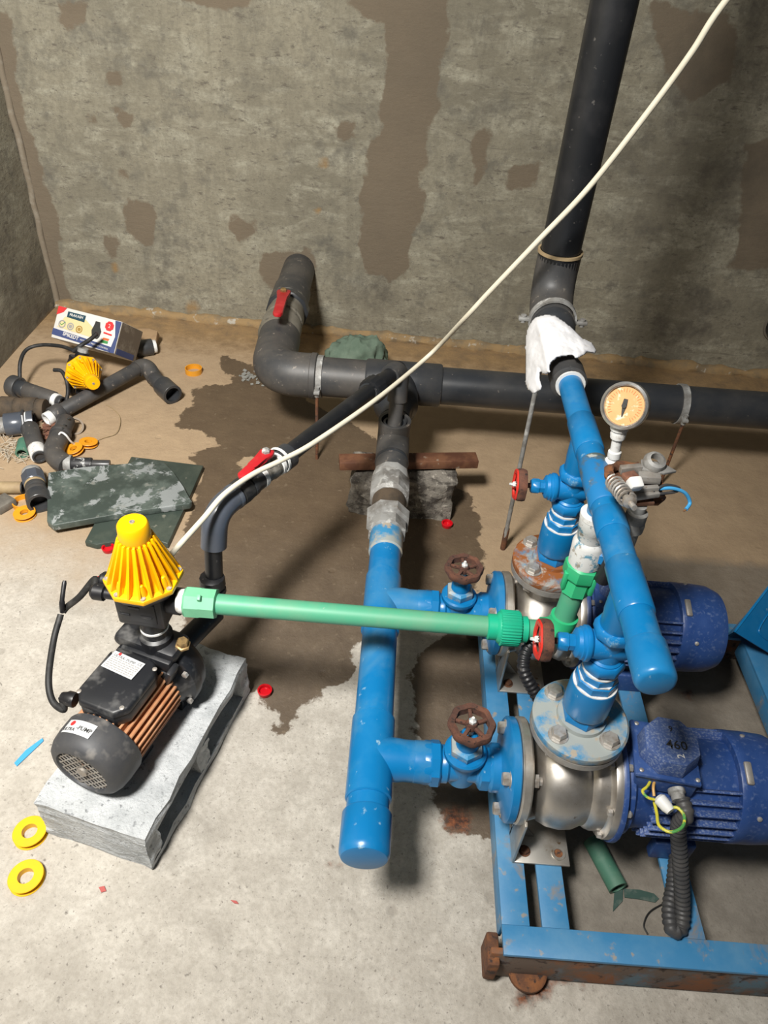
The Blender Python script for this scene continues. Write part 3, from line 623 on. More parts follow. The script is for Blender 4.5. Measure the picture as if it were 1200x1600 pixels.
T.part('nipple', lathe(B(), [(.040, 1.30), (.040, 1.37)], (MX, 0, AZ), (0, 1, 0), 40), EARTHPIPE, label='mud coloured threaded nipple')
T.part('union_nut', lathe(B(), [(.043, 1.355), (.050, 1.362), (.050, 1.385), (.050, 1.42), (.044, 1.428)], (MX, 0, AZ), (0, 1, 0), 8), GALV)
T.part('union_nut', lathe(B(), [(.044, 1.425), (.046, 1.428), (.046, 1.452), (.040, 1.456)], (MX, 0, AZ), (0, 1, 0), 10), GALV)
# grey tee with a socket facing up
T2 = Thing('pipe_tee', 'dark grey pipe tee with an open upright socket beside the wooden plank', 'pipe fitting', (MX, 1.60, .0))
T2.part('sleeve', lathe(B(), [(.038, 1.45), (.041, 1.455), (.041, 1.53), (.043, 1.535), (.043, 1.70), (.040, 1.705)], (MX, 0, AZ), (0, 1, 0), 40), PVCD)
T2.part('ring', lathe(B(), [(.042, 1.505), (.0435, 1.508), (.0435, 1.513), (.042, 1.516)], (MX, 0, AZ), (0, 1, 0), 40), PVC)
T2.part('socket', lathe(B(), [(.040, AZ), (.042, AZ+.035), (.043, AZ+.060), (.035, AZ+.060), (.033, AZ+.035), (0, AZ+.033)], (MX, 1.615, 0), (0, 0, 1), 40), PVCD)
T2.part('bushing', lathe(B(), [(.030, AZ+.034), (.030, AZ+.054), (.024, AZ+.054), (.022, AZ+.036), (0, AZ+.036)], (MX, 1.615, 0), (0, 0, 1), 32), PVC)

# ------------------------------------------------------------------ big dark suction pipe along the wall
HY, HR = 1.915, .055
ex = -.365
T = Thing('suction_pipe', 'thick dark grey pipe running along the back wall with a big elbow', 'pipe', (.4, HY, 0))
T.part('pipe', lathe(B(), [(HR, -.22), (HR, 2.3)], (0, HY, AZ), (1, 0, 0), 48), PVC)
T.part('elbow', tube(B(), elbow_pts((ex-.012, 2.14, AZ), (ex, HY, AZ), (-.235, HY, AZ), .085, 14), .066, 40), PVCD)
T.part('elbow_lip', lathe(B(), [(.064, -.250), (.0685, -.247), (.0685, -.232), (.064, -.229)], (0, HY, AZ), (1, 0, 0), 48), PVCD)
T.part('coupling', lathe(B(), [(.056, -.232), (.058, -.23), (.058, -.06), (.056, -.058)], (0, HY, AZ), (1, 0, 0), 48), PVCD)
tb = lathe(B(), [(.060, -.085), (.0635, -.080), (.0635, .135), (.060, .140)], (0, HY, AZ), (1, 0, 0), 48)
lathe(tb, [(.060, 0), (.060, .075), (.063, .080), (.063, .135), (.052, .150), (.044, .185), (.044, .215)], (MX, HY, AZ), (0, -1, 0), 48)
T.part('tee', tb, PVC)
T.part('inlet_pipe', cyl(B(), (ex-.03, 2.76, AZ), (ex-.022, 2.34, AZ), .060, 40), PVCD)
T.part('inlet_socket', cyl(B(), (ex-.024, 2.50, AZ), (ex-.022, 2.38, AZ), .066, 40, .003), PVCD)
# ball valve
T = Thing('ball_valve', 'large ball valve with flat red lever on the pipe leaving the wall', 'valve', (ex-.018, 2.27, AZ))
T.part('body', lathe(B(), [(.060, 2.385), (.066, 2.38), (.066, 2.335), (.060, 2.330), (.060, 2.30), (.064, 2.295), (.064, 2.25), (.060, 2.245), (.060, 2.22), (.067, 2.215), (.067, 2.15), (.060, 2.14)], (ex-.018, 0, AZ), (0, 1, 0), 40), mat('valve_pvc_tan', (0.15, 0.135, 0.105), .5, 0, (0.22, 0.205, 0.17), 12, .45, .66, (0.07, 0.065, 0.055), 40, .6, .7))
T.part('union_nut', lathe(B(), [(.066, 2.375), (.073, 2.368), (.073, 2.335), (.066, 2.33)], (ex-.018, 0, AZ), (0, 1, 0), 10), PVC)
pv = Vector((ex-.018, 2.275, AZ+.085))
T.part('stem', cyl(B(), pv-Vector((0, 0, .035)), pv+Vector((0, 0, .012)), .012, 16, .002), BRASS)
hb = B(); e = pv+Vector((.012, -.165, .020)); d = (e-pv); zr = Matrix.Rotation(math.atan2(d.y, d.x), 3, 'Z') @ Matrix.Rotation(-math.atan2(d.z, d.xy.length), 3, 'Y')
M = Matrix.Translation(pv) @ zr.to_4x4()
prism(hb, [(-0.0240, -.018), (-0.0120, -.023), (0.0120, -.021), (0.0607, -.0125), (0.1620, -.0145), (0.2093, -.0155), (0.2228, -.010), (0.2268, 0), (0.2228, .010), (0.2093, .0155), (0.1620, .0145), (0.0607, .0125), (0.0120, .021), (-0.0120, .023), (-0.0240, .018)], .012, M, .003)
lv = T.part('lever', hb, REDH)
T.part('lever_nut', lathe(B(), [(.011, .011), (.011, .020), (.008, .023)], pv, (0, 0, 1), 6), BRASS, lv)

# wall pipe stub at the right edge
q = PW(1222, 508)
T = Thing('wall_pipe_stub', 'short dark pipe stub in the wall at the far right', 'pipe', q)
T.part('stub', cyl(B(), q-wnor*.02, q+wnor*.05, .060, 36, .004), PVCB)
T.part('collar', lathe(B(), [(.058, .0), (.068, .004), (.066, .010), (.060, .010)], q, wnor, 36), mat('stub_mortar', (0.16, 0.14, 0.11), .95))

# clamps with rods that carry the suction pipe
def pipe_support(px, label):
    T = Thing('pipe_clamp', label, 'clamp', (px, HY, 0), 'clamps around the dark suction pipe')
    r = .0585 if px < 0 else .056
    T.part('strap', lathe(B(), [(r, -.010), (r+.004, -.010), (r+.004, .010), (r, .010)], (px, HY, AZ), (1, 0, 0), 48, close=True), GALV)
    eb = B(); box(eb, (px, HY-r-.012, AZ-.010), (.018, .030, .010), bev=.003); lathe(eb, [(.007, -.02), (.007, .012)], (px, HY-r-.014, AZ-.006), (0, 0, 1), 6)
    T.part('ear', eb, GALV)
    T.part('rod', cyl(B(), (px, HY-r-.014, 0), (px, HY-r-.014, AZ), .005, 10), RUST)
    return T
pipe_support(PZ(497, 590, AZ+.02).x, 'galvanised strap clamp around the suction pipe next to the big elbow')
pipe_support(PZ(1062, 632, AZ).x, 'galvanised strap clamp around the suction pipe right of the gauge')

# ------------------------------------------------------------------ discharge header
HX, HZ, hr = .322, .690, .0215
T = Thing('discharge_header', 'long sloping-looking blue outlet header pipe with rounded end cap', 'pipe', (HX, .9, HZ))
T.o['label'] = 'long blue outlet header pipe above the pumps with a rounded end cap'
T.part('pipe', lathe(B(), [(hr, .535), (hr, 1.195)], (HX, 0, HZ), (0, 1, 0), 40), BLUE)
T.part('end_cap', lathe(B(), [(0, .521), (.0185, .5215), (.0220, .5232), (.0240, .5270), (.0245, .531), (.0245, .575), (.0235, .578), (.021, .579)], (HX, 0, HZ), (0, 1, 0), 40), BLUE)
for yb in (PYF, PYB):
    tb = lathe(B(), [(hr+.0006, yb-.045), (hr+.002, yb-.043), (hr+.002, yb+.043), (hr+.0006, yb+.045)], (HX, 0, HZ), (0, 1, 0), 40)
    lathe(tb, [(.0215, .606), (.023, .612), (.0225, .640), (.0235, .645), (.0235, .690)], (HX+.002, yb, 0), (0, 0, 1), 36)
    T.part('tee', tb, BLUE)
T.part('coupling', lathe(B(), [(hr+.0006, .775), (hr+.002, .778), (hr+.002, .815), (hr+.0006, .818)], (HX, 0, HZ), (0, 1, 0), 40), BLUE)
T.part('stained_sleeve', lathe(B(), [(hr+.0006, .835), (hr+.0022, .838), (hr+.0022, .940), (hr+.0006, .943)], (HX, 0, HZ), (0, 1, 0), 40), mat('blue_stained', (0.01, 0.17, 0.42), .5, 0, (0.09, 0.12, 0.12), 22, .48, .6, (0.42, 0.44, 0.42), 50, .6, .68), label='blue pipe section stained grey with sealant')
T.part('branch', lathe(B(), [(.0145, .615), (.0155, .64), (.0175, .69)], (HX-.002, .855, 0), (0, 0, 1), 28), BLUE)

# ------------------------------------------------------------------ riser: coupling, elbow, vertical black pipe
RX, RY, rr = .328, 1.545, .0415
T = Thing('riser_pipe', 'tall black pipe rising up the wall from the white glove', 'pipe', (RX, RY, HZ))
T.part('paste_ring', lathe(B(), [(.0225, 1.186), (.027, 1.186), (.027, 1.196), (.0225, 1.196)], (HX, 0, HZ), (0, 1, 0), 24), PASTE)
T.part('coupling', lathe(B(), [(.027, 1.190), (.033, 1.193), (.033, 1.235), (.030, 1.250), (.027, 1.262), (.0265, 1.39), (.025, 1.395)], (HX-.002, 0, HZ), (0, 1, 0), 40), PVCD)
T.part('reducer', lathe(B(), [(.026, 1.385), (.040, 1.40), (.044, 1.408), (.044, 1.435), (.040, 1.438)], (HX-.002, 0, HZ), (0, 1, 0), 40), PVC)
T.part('elbow', tube(B(), elbow_pts((HX-.002, 1.425, HZ), (RX-.002, RY, HZ), (RX, RY, .795), .10, 14), .0455, 36), PVCD)
T.part('socket', lathe(B(), [(.044, .765), (.0455, .770), (.0455, .805), (.043, .807)], (RX, RY, 0), (0, 0, 1), 40), PVCB)
T.part('socket_rim', lathe(B(), [(.043, .801), (.0475, .801), (.0475, .807), (.043, .807)], (RX, RY, 0), (0, 0, 1), 40), STICK)
T.part('pipe', cyl(B(), (RX, RY, .79), (RX, RY, 2.2), rr, 40), PVCB)
# rod with a clamp that carries the elbow
T = Thing('support_rod', 'thin galvanised rod standing under the black elbow behind the red wheel', 'rod', (.333, 1.482, 0))
T.part('rod', cyl(B(), (.333, 1.489, .03), (.318, 1.452, .655), .0055, 12), GALV)
T.part('rod_foot', cyl(B(), (.334, 1.491, 0), (.333, 1.489, .075), .0075, 12), RUST)
T.part('strap', lathe(B(), [(.0455, -.007), (.050, -.007), (.050, .007), (.0455, .007)], (HX-.001, 1.447, HZ+.004), (0, 1, .12), 40, close=True), GALV)
eb = B()
for s in (-1, 1):
    box(eb, (HX+s*.060, 1.447, HZ+.004), (.024, .014, .008), bev=.002); lathe(eb, [(.006, -.008), (.006, .008)], (HX+s*.062, 1.447, HZ+.004), (0, 0, 1), 10)
T.part('strap_ears', eb, GALV)

# ------------------------------------------------------------------ green pipe from booster pump to header
GZ, GY = .41, .842
T = Thing('green_pipe', 'long pale green plastic pipe crossing over the blue manifold', 'pipe', (0, GY, GZ))
T.part('pipe', cyl(B(), (-.30, GY, GZ), (.205, GY-.004, GZ), .0180, 32), GREEN)
ub = lathe(B(), [(.019, .190), (.0225, .192), (.0225, .206), (.027, .209), (.028, .212)], (0, GY-.004, GZ), (1, 0, 0), 40)
T.part('union_end', ub, GREENT)
kn = lambda a: 1+.022*math.cos(36*a)
T.part('union_nut', lathe(B(), [(.027, .211), (.0305, .213), (.0305, .243), (.028, .246), (.02, .246)], (0, GY-.004, GZ), (1, 0, 0), 216, kn), GREENT, label='ribbed green union nut')
T.part('union_end', lathe(B(), [(.02, .245), (.0225, .246), (.0225, .258), (.019, .260)], (0, GY-.004, GZ), (1, 0, 0), 36), GREENT)
T.part('pipe', cyl(B(), (.25, GY-.004, GZ), (.30, GY-.004, GZ), .0180, 32), GREEN)
ec = Vector((.314, GY-.002, GZ)); vtop = Vector((.3215, GY+.008, .515))
T.part('elbow', tube(B(), elbow_pts((.282, GY-.004, GZ), ec, ec+(vtop-ec)*.34, .030, 10), .0232, 32), GREENB)
T.part('pipe', cyl(B(), ec+(vtop-ec)*.25, vtop, .0180, 32), GREEN)
ud = (vtop-ec).normalized()
ab = lathe(B(), [(.0195, 0), (.0235, .002), (.0235, .026), (.028, .030), (.030, .034), (.030, .052), (.027, .056)], vtop-ud*.012, ud, 40)
T.part('adapter', lathe(B(), [(.0195, -.004), (.0245, -.002), (.0245, .026), (.028, .028), (.0300, .032), (.0300, .052), (.027, .055)], vtop-ud*.010, ud, 8), GREENB, label='bright green octagonal adapter')
ab.free()
wb0 = vtop+ud*.044
T.part('adapter_lug', box(B(), vtop+Vector((-.024, -.008, .016)), (.007, .010, .036), bev=.002), GREENB)
T.part('adapter_lug', box(B(), vtop+Vector((.018, -.020, .016)), (.008, .008, .036), bev=.002), GREENB)
lathe_l = Vector((-.302, GY, GZ))
T.part('adapter', lathe(B(), [(.020, .030), (.0265, .028), (.0265, .004), (.0275, 0), (.0275, -.022), (.024, -.026)], lathe_l, (1, 0, 0), 8), GREENP, label='pale green octagonal adapter')
lb = B(); box(lb, lathe_l+Vector((.004, -.012, .0235)), (.006, .010, .014), Matrix.Rotation(R(25), 3, 'X'), .001); T.part('adapter_lug', lb, GREENP)
T.part('thread_paste', lathe(B(), [(.0185, -.038), (.021, -.034), (.022, -.025), (.019, -.024)], lathe_l, (1, 0, 0), 28), PASTE)
# white pasted brass tee between adapter and header
T = Thing('threaded_tee', 'paste-smeared blue and white threaded tee above the bright green adapter', 'pipe fitting', wb0)
ht = Vector((HX-.002, .855, .655)); ud2 = (ht-wb0).normalized(); L = (ht-wb0).length
T.part('body', lathe(B(), [(.022, 0), (.026, .004), (.026, .045), (.024, .050), (.021, .054), (.022, .058), (.022, .072), (.0235, .074), (.0235, .094), (.019, .098), (.016, L)], wb0, ud2, 36), WHPAINT)
T.part('branch', lathe(B(), [(.019, 0), (.021, .014), (.0235, .018), (.0235, .034), (.020, .036)], wb0+ud2*.03+Vector((.008, -.002, 0)), (1, -.25, .05), 8), BLUET)
T.part('paste_collar', lathe(B(), [(.018, .094), (.0245, .096), (.0245, .104), (.016, .106)], wb0, ud2, 32), PASTE)

# ------------------------------------------------------------------ pressure gauge
gb = Vector((.345, .925, HZ)); gc = Vector((.338, .930, .806))
T = Thing('pressure_gauge', 'round chrome pressure gauge with amber stained dial on a white stem', 'gauge', gb)
nrm = (CAM-gc).normalized()*.85+Vector((-.30, -.05, .0)); nrm.normalize()
Mg = axis_frame(gc, nrm, (0, 0, 1))
def G(prof, seg=48): return lathe(B(), prof, gc, nrm, seg, hint=(0, 0, 1))
cs = T.part('case', G([(.018, -.034), (.026, -.032), (.030, -.026), (.031, -.010), (.0345, -.006), (.0352, .002), (.0345, .006), (.031, .008), (.0290, .006), (.0285, .001), (0, .001)]), GCHROME)
T.part('dial', G([(0, .0012), (.0284, .0012), (.0284, .0022), (0, .0022)]), GFACE, cs)
sb = B()
for k in range(28):
    a = R(-135+270*k/27)
    c = Mg @ Vector((.0225*math.cos(a), .0225*math.sin(a), .0025))
    ln = .004 if k % 3 else .006
    box(sb, c, (ln, .0006, .0003), (Mg.to_3x3() @ Matrix.Rotation(a, 3, 'Z')))
T.part('scale', sb, PORG, cs, smooth=False, stuff=True)
nb = B(); prism(nb, [(.010, -.0028), (.010, .0028), (.002, .0035), (-.016, .0006), (-.016, -.0006), (.002, -.0035)], .0012, Mg @ Matrix.Translation((0, 0, .003)) @ Matrix.Rotation(R(10), 4, 'Z')); lathe(nb, [(.0035, .003), (.0035, .006)], gc, nrm, 16)
T.part('needle', nb, PDARK, cs)
st = gc-Vector((0, 0, .031))
T.part('stem', lathe(B(), [(.0075, -.02), (.0075, .012), (.010, .014), (.010, .024), (.0075, .026), (.0075, .046), (.011, .048), (.012, .056), (.011, .060), (.0135, .063), (.0135, .074), (.010, .076)], gb+Vector((0, 0, .014)), (st-gb).normalized(), 14), PASTE)
T.part('collar', lathe(B(), [(.010, 0), (.011, .002), (.011, .014), (.009, .016)], gb+Vector((-.002, 0, .008)), (0, 0, 1), 20), WHITE)

# ------------------------------------------------------------------ corroded pressure switch
sc_ = PZ(1000, 755, .735)
T = Thing('pressure_switch', 'corroded open pressure switch with coil spring and loose wires', 'switch', PZ(985, 800, .66))
def S(px, py, z): return PZ(px, py, z)
bp = B(); M = Matrix.Translation(S(985, 762, .715)) @ Matrix.Rotation(R(8), 4, 'Z') @ Matrix.Rotation(R(10), 4, 'Y')
prism(bp, [(-.034, -.032), (-.010, -.042), (.030, -.036), (.048, -.020), (.046, .018), (.020, .036), (-.012, .034), (-.030, .022), (-.038, 0)], .006, M, .001)
T.part('base_plate', bp, RUST)
rimb = B(); ringp = [(-.036, -.030), (-.010, -.040), (.010, -.040)]
tube(rimb, catmull([M @ Vector((x, y, .012)) for x, y in [(-.012, -.040), (-.034, -.030), (-.038, 0), (-.030, .022), (-.010, .034), (.022, .036)]], 6), .007, 8); rough(rimb, .004, 90)
T.part('rusted_rim', rimb, RUST)
sp = []; p0 = S(958, 752, .755); p1 = S(982, 782, .765); ax_ = (p1-p0); Ms = axis_frame(p0, ax_)
for k in range(0, 7*14+1): a = 2*math.pi*k/14; sp.append(Ms @ Vector((.0105*math.cos(a), .0105*math.sin(a), ax_.length*k/98)))
T.part('spring', tube(B(), sp, .0017, 6), ZINC, label='zinc coil spring')
T.part('spring_screw', lathe(B(), [(.0045, 0), (.0045, ax_.length), (.009, ax_.length), (.009, ax_.length+.006), (.004, ax_.length+.008), (.004, ax_.length+.020)], p0, ax_, 12), ZINC)
wbm = B(); box(wbm, S(992, 756, .765), (.018, .017, .016), Matrix.Rotation(R(15), 3, 'Z') @ Matrix.Rotation(R(25), 3, 'X'), .003); T.part('terminal', wbm, WHITE, label='white terminal block')
for (px, py, z, sx, sy_, sz, m, rz) in ((985, 733, .755, .030, .010, .012, STEELD, 8), (1014, 745, .750, .030, .020, .012, STEELD, -6), (1010, 764, .742, .034, .008, .008, STEELD, 6), (1018, 757, .738, .030, .010, .010, RUST, 0), (1008, 774, .735, .040, .010, .008, STEELD, 12), (1002, 784, .720, .034, .014, .006, RUST, 4), (1020, 772, .730, .018, .008, .007, GALV, 0), (985, 745, .757, .020, .016, .008, DIRT, 20)):
    bb = B(); box(bb, S(px, py, z), (sx, sy_, sz), Matrix.Rotation(R(rz), 3, 'Z') @ Matrix.Rotation(R(-6), 3, 'Y'), .0015); T.part('contact_bar', bb, m)
kc = S(1023, 722, .765)
T.part('knockout_ring', lathe(B(), [(.0085, -.004), (.0155, -.005), (.0165, 0), (.014, .006), (.0095, .008), (.0085, .004)], kc, (0.1, -.35, .9), 28, close=True), GALV)
rgb = B(); prism(rgb, [(-.018, -.012), (.014, -.014), (.032, -.004), (.014, .012), (-.016, .012)], .004, Matrix.Translation(kc-Vector((0, 0, .010))) @ Matrix.Rotation(R(-8), 4, 'Z'), .001); T.part('bracket', rgb, GALV)
T.part('wire', tube(B(), catmull([S(1020, 768, .74), S(1040, 758, .745), (S(1060, 762, .74)), S(1056, 768, .735), S(1030, 772, .735)], 8), .0022, 8), CONDUIT)
T.part('wire', tube(B(), catmull([S(1028, 764, .74), S(1050, 763, .742), S(1070, 770, .735), S(1078, 785, .72), S(1072, 796, .715)], 8), .0026, 8), WBLUE, label='blue wire stub')
T.part('wire_tip', tube(B(), [S(1072, 796, .715), S(1068, 799, .713)], .0012, 6), COPW)
pb0 = S(1000, 790, .715)
T.part('stem', lathe(B(), [(.010, 0), (.010, .010), (.015, .012), (.0155, .026), (.0145, .028), (.0165, .032), (.0165, .044), (.013, .048), (.013, .10)], pb0, Vector((-.006, .0, -1)), 20), GALV)
T.part('hose', cyl(B(), pb0+Vector((-.0005, 0, -.045)), pb0+Vector((-.012, .01, -.16)), .0125, 16), BLK)

# ------------------------------------------------------------------ corrugated conduits
def conduit(name, label, pts, r, m, pitch=.0085):
    P = catmull(pts, 14); out = [P[0]]; acc = 0; D = [0]
    for a, b in zip(P, P[1:]): D.append(D[-1]+(b-a).length)
    n = int(D[-1]/pitch*4); path = []; rs = []
    j = 0
    for k in range(n+1):
        s = D[-1]*k/n
        while j < len(D)-2 and D[j+1] < s: j += 1
        t = (s-D[j])/max(1e-9, D[j+1]-D[j]); path.append(P[j].lerp(P[j+1], t)); rs.append(r*(1.0 if k % 4 in (0, 1) else .86))
    bm = tube(B(), path, rs, 16)
    return solo(name, bm, m, label, 'conduit', pts[0], 'corrugated motor conduits', ang=60)
gl = Vector((.470, PYF-.012, .322))+Vector((.018+.0, -.062, .002))
conduit('corrugated_conduit', 'grey corrugated conduit hanging from the 460 terminal box over the front rail',
        [gl, gl+Vector((.002, -.022, -.006)), PZ(1060, 1290, .285), PZ(1063, 1350, .215), PZ(1066, 1410, .150), PZ(1064, 1448, .125), PZ(1050, 1452, .124), PZ(1046, 1420, .125), PZ(1052, 1385, .125), PZ(1056, 1345, .125), PZ(1062, 1310, .125)], .0125, CONDUIT)
conduit('corrugated_conduit', 'black corrugated conduit looping behind the front outlet flange',
        [PZ(852, 992, .385), PZ(838, 1000, .385), PZ(822, 1018, .375), PZ(818, 1045, .36), PZ(830, 1072, .34), PZ(848, 1098, .31), PZ(870, 1110, .26)], .0115, BLK, .0075)
# loose earth wires on the front motor
T = Thing('earth_wire', 'yellow and green earth wire looped through a white connector on the front motor', 'wire', PZ(1020, 1225, .33))
T.part('wire', tube(B(), catmull([PZ(1020, 1212, .33), PZ(1012, 1228, .335), PZ(1004, 1236, .335), PZ(1012, 1246, .335), PZ(1026, 1250, .33)], 8), .0022, 8), WYG)
T.part('wire', tube(B(), catmull([PZ(1026, 1212, .33), PZ(1021, 1228, .335), PZ(1022, 1244, .33)], 8), .0022, 8), WORG)
T.part('wire', tube(B(), catmull([PZ(1042, 1264, .335), PZ(1058, 1262, .34), PZ(1069, 1275, .34), PZ(1066, 1292, .338), PZ(1048, 1300, .335), PZ(1030, 1290, .33), PZ(1026, 1270, .322), PZ(1022, 1252, .32)], 8), .0024, 8), WYG)
cp0, cp1 = PZ(1028, 1245, .335), PZ(1048, 1268, .335)
T.part('connector', lathe(B(), [(.006, 0), (.010, .004), (.0095, .018), (.007, (cp1-cp0).length)], cp0, cp1-cp0, 12), WHITE, label='white wire connector')

# ------------------------------------------------------------------ small booster pump on its block
bz = .112
n0 = Vector((-.360, .568, 0)); f0_ = Vector((-.264, .962, 0)); ad = (f0_-n0).normalized(); cdv = Vector((-ad.y, ad.x, 0))      # along the block, across to the left
BW, BL = .215, .405
T = Thing('concrete_block', 'pale grey hollow concrete block lying under the small black pump', 'block', n0+ad*.2+cdv*.1)
bm = B()
# solid block with two hollows that open on its right face
def blk(u0, u1, w0, w1, z0, z1):
    box(bm, n0+ad*((u0+u1)/2)+cdv*((w0+w1)/2)+Vector((0, 0, (z0+z1)/2)), (u1-u0, w1-w0, z1-z0), Matrix((ad, cdv, Vector((0, 0, 1)))).transposed())
    g = 0
blk(0, BL, 0, BW, bz-.024, bz); blk(0, BL, 0, BW, 0, .020)
blk(0, .034, 0, BW, .020, bz-.024); blk(BL-.034, BL, 0, BW, .020, bz-.024); blk(BL/2-.02, BL/2+.02, 0, BW, .020, bz-.024)
blk(.034, BL-.034, .16, BW, .020, bz-.024)
bmesh.ops.remove_doubles(bm, verts=bm.verts, dist=.0005)
bmesh.ops.subdivide_edges(bm, edges=bm.edges[:], cuts=9, use_grid_fill=True)
for v in bm.verts:
    n = noise.noise_vector(v.co*26); n2_ = noise.noise_vector(v.co*80); edge = min((v.co-n0).dot(ad), BL-(v.co-n0).dot(ad)); w_ = (v.co-n0).dot(cdv)
    k = 1.0 if w_ < .012 else .45
    v.co += n*.0060*k+n2_*.0032
    if v.co.z < 0: v.co.z = 0
T.part('block', bm, BLOCKM, ang=80)

pz = bz+.080
pax = (Vector((-.398, .87, 0))-Vector((-.474, .632, 0))).normalized(); pcr = Vector((-pax.y, pax.x, 0))
f_c = Vector((-.475, .637, pz))                                         # centre of the fan grille
def A(u, w=0, h=0): return f_c+pax*u+pcr*w+Vector((0, 0, h))
Rp = Matrix((pax, pcr, Vector((0, 0, 1)))).transposed()
T = Thing('booster_pump', 'small black booster pump with copper motor fins and yellow controller on top', 'pump', A(.16, 0, -.08))
T.o['label'] = 'small black booster pump with copper coloured motor fins on the concrete block'
fcv = T.part('fan_cover', lathe(B(), [(.0475, .020), (.0475, .004), (.050, -.001), (.058, .0), (.066, .006), (.0715, .018), (.0735, .035), (.0735, .062), (.0715, .066), (.05, .066)], f_c, pax, 48), GREYM)
gbm = B()
for k in range(-4, 5):
    for s in (1, -1):
        off = k*.0105; hl = math.sqrt(max(0, .047**2-off**2))
        if hl < .006: continue
        rot = Rp @ Matrix.Rotation(s*R(45), 3, 'X'); c = A(.0025)+rot @ Vector((0, off, 0))
        box(gbm, c, (.0012, .0021, 2*hl), rot)
T.part('grille', gbm, STEELD, fcv, smooth=False, stuff=True)
T.part('grille_hub', lathe(B(), [(.0, -.001), (.010, -.001), (.010, .003), (0, .003)], f_c, pax, 24), STEELD, fcv)
T.part('grille_back', lathe(B(), [(0, .010), (.047, .010), (.047, .012), (0, .012)], f_c, pax, 32), BLK, fcv)
# label on the fan cover
def text_on(M): return M
la = R(14); lc = A(.036)+(pcr*math.sin(la)+Vector((0, 0, 1))*math.cos(la))*.0742
ln = (pcr*math.sin(la)+Vector((0, 0, 1))*math.cos(la)); lx = -(pcr*math.cos(la)-Vector((0, 0, 1))*math.sin(la)); ly = ln.cross(lx)
Ml = Matrix((lx, ly, ln)).transposed().to_4x4(); Ml.translation = lc
def bent(M, bmx, rad):
    for v in bmx.verts:
        a = v.co.x/rad; z0 = v.co.z; v.co = M @ Vector((math.sin(a)*(rad+z0), v.co.y, (math.cos(a)-1)*rad+z0))
    return bmx
lb = B(); nseg = 10; W2, H2 = .030, .013
top = [[lb.verts.new((-W2+2*W2*i/nseg, s*H2, .0004)) for i in range(nseg+1)] for s in (-1, 1)]
for i in range(nseg): lb.faces.new((top[0][i], top[0][i+1], top[1][i+1], top[1][i]))
bl = T.part('label_plate', bent(Ml, lb, .0742), LABELW, fcv, label='white label reading ULTRA PUMP')
def bent_text(s, sz, x, y, m, bold=.0001): return T.part('lettering', bent(Ml, text_bm(s, sz, Matrix.Translation((x, y, .0009)), bold=bold), .0742), m, bl, smooth=False)
bent_text('ULTRA', .0088, -.0160, -.0060, PDARK); bent_text('-PUMP', .0105, .0130, -.001, PDARK)
T.part('emblem', bent(Ml, lathe(B(), [(0, .0006), (.0048, .0006), (.0048, .001), (0, .001)], (-.0160, .0058, 0), (0, 0, 1), 20), .0742), PRED, bl, smooth=False)
# motor body with copper fins
mb = T.part('motor_body', lathe(B(), [(.04, .060), (.056, .060), (.056, .20), (.04, .20)], f_c, pax, 40), COPPER)
fin0 = None
for k in range(32):
    ang = 360*k/32
    rot = Rp @ Matrix.Rotation(R(ang), 3, 'X')
    bb = None
    if fin0 is None:
        bb = B(); box(bb, A(.130)+rot @ Vector((0, .061, 0)), (.132, .014, .0042), rot, .0012); fin0 = T.part('cooling_fin', bb, COPPER, mb)
    else:
        q = Quaternion(pax, R(ang)).to_matrix().to_4x4(); c = f_c-T.L
        T.same('cooling_fin', fin0, Matrix.Translation(c) @ q @ Matrix.Translation(-c), mb)
T.part('motor_foot', box(B(), A(.10, -.030, -.070), (.05, .03, .018), Rp, .003), BLKD)
T.part('motor_foot', box(B(), A(.10, .030, -.070), (.05, .03, .018), Rp, .003), BLKD)
# terminal cover: clipped-corner box on top
tp = [(-.062, -.036), (-.042, -.054), (.036, -.054), (.060, -.040), (.064, -.030), (.064, .040), (.050, .052), (-.040, .052), (-.062, .034)]
Mt = Matrix.Translation(A(.128, 0.004, .056)) @ Rp.to_4x4()
tb = T.part('terminal_box', prism(B(), [(x*.96, y*.96) for x, y in tp], .024, Mt, .003), BLKD)
tcv = T.part('terminal_cover', prism(B(), tp, .014, Mt @ Matrix.Translation((0, 0, .024)), .004, [(x*.95, y*.95) for x, y in tp]), BLKD, tb)
for x, y in ((-.044, -.042), (.045, -.046), (.048, .040), (-.044, .044)): T.part('screw', lathe(B(), [(.0042, 0), (.0042, .0015), (.002, .0022)], (Mt @ Vector((x, y, .0375))), (0, 0, 1), 14), ZINC, tcv)
Mn = Matrix.Translation(A(.158, .012, .0965)) @ Matrix((-pcr, pax, Vector((0, 0, 1)))).transposed().to_4x4() @ Matrix.Rotation(R(-4), 4, 'Z')
nb = B(); box(nb, (0, 0, 0), (.066, .038, .001)); nb.transform(Mn); npl = T.part('name_plate', nb, LABELW, tcv, smooth=False)
T.part('lettering', text_bm('ULTRA- PUMP', .0074, Mn @ Matrix.Translation((-.006, .0110, .0008))), PDARK, npl, smooth=False)
T.part('lettering', text_bm('CE', .0075, Mn @ Matrix.Translation((.026, .0125, .0008))), PDARK, npl, smooth=False)
T.part('emblem', lathe(B(), [(0, 0), (.0030, 0), (.0030, .0004), (0, .0004)], Mn @ Vector((-.020, .0162, .0006)), (0, 0, 1), 16), PRED, npl)
lnb = B()
for r_ in range(6):
    x = -.030
    while x < .028:
        w = random.uniform(.003, .008); w = min(w, .030-x); box(lnb, (x+w/2, .006-r_*.0042, .0007), (w, .0017, .0002)); x += w+.0016
lnb.transform(Mn); T.part('print_lines', lnb, PGREY, npl, smooth=False, stuff=True)
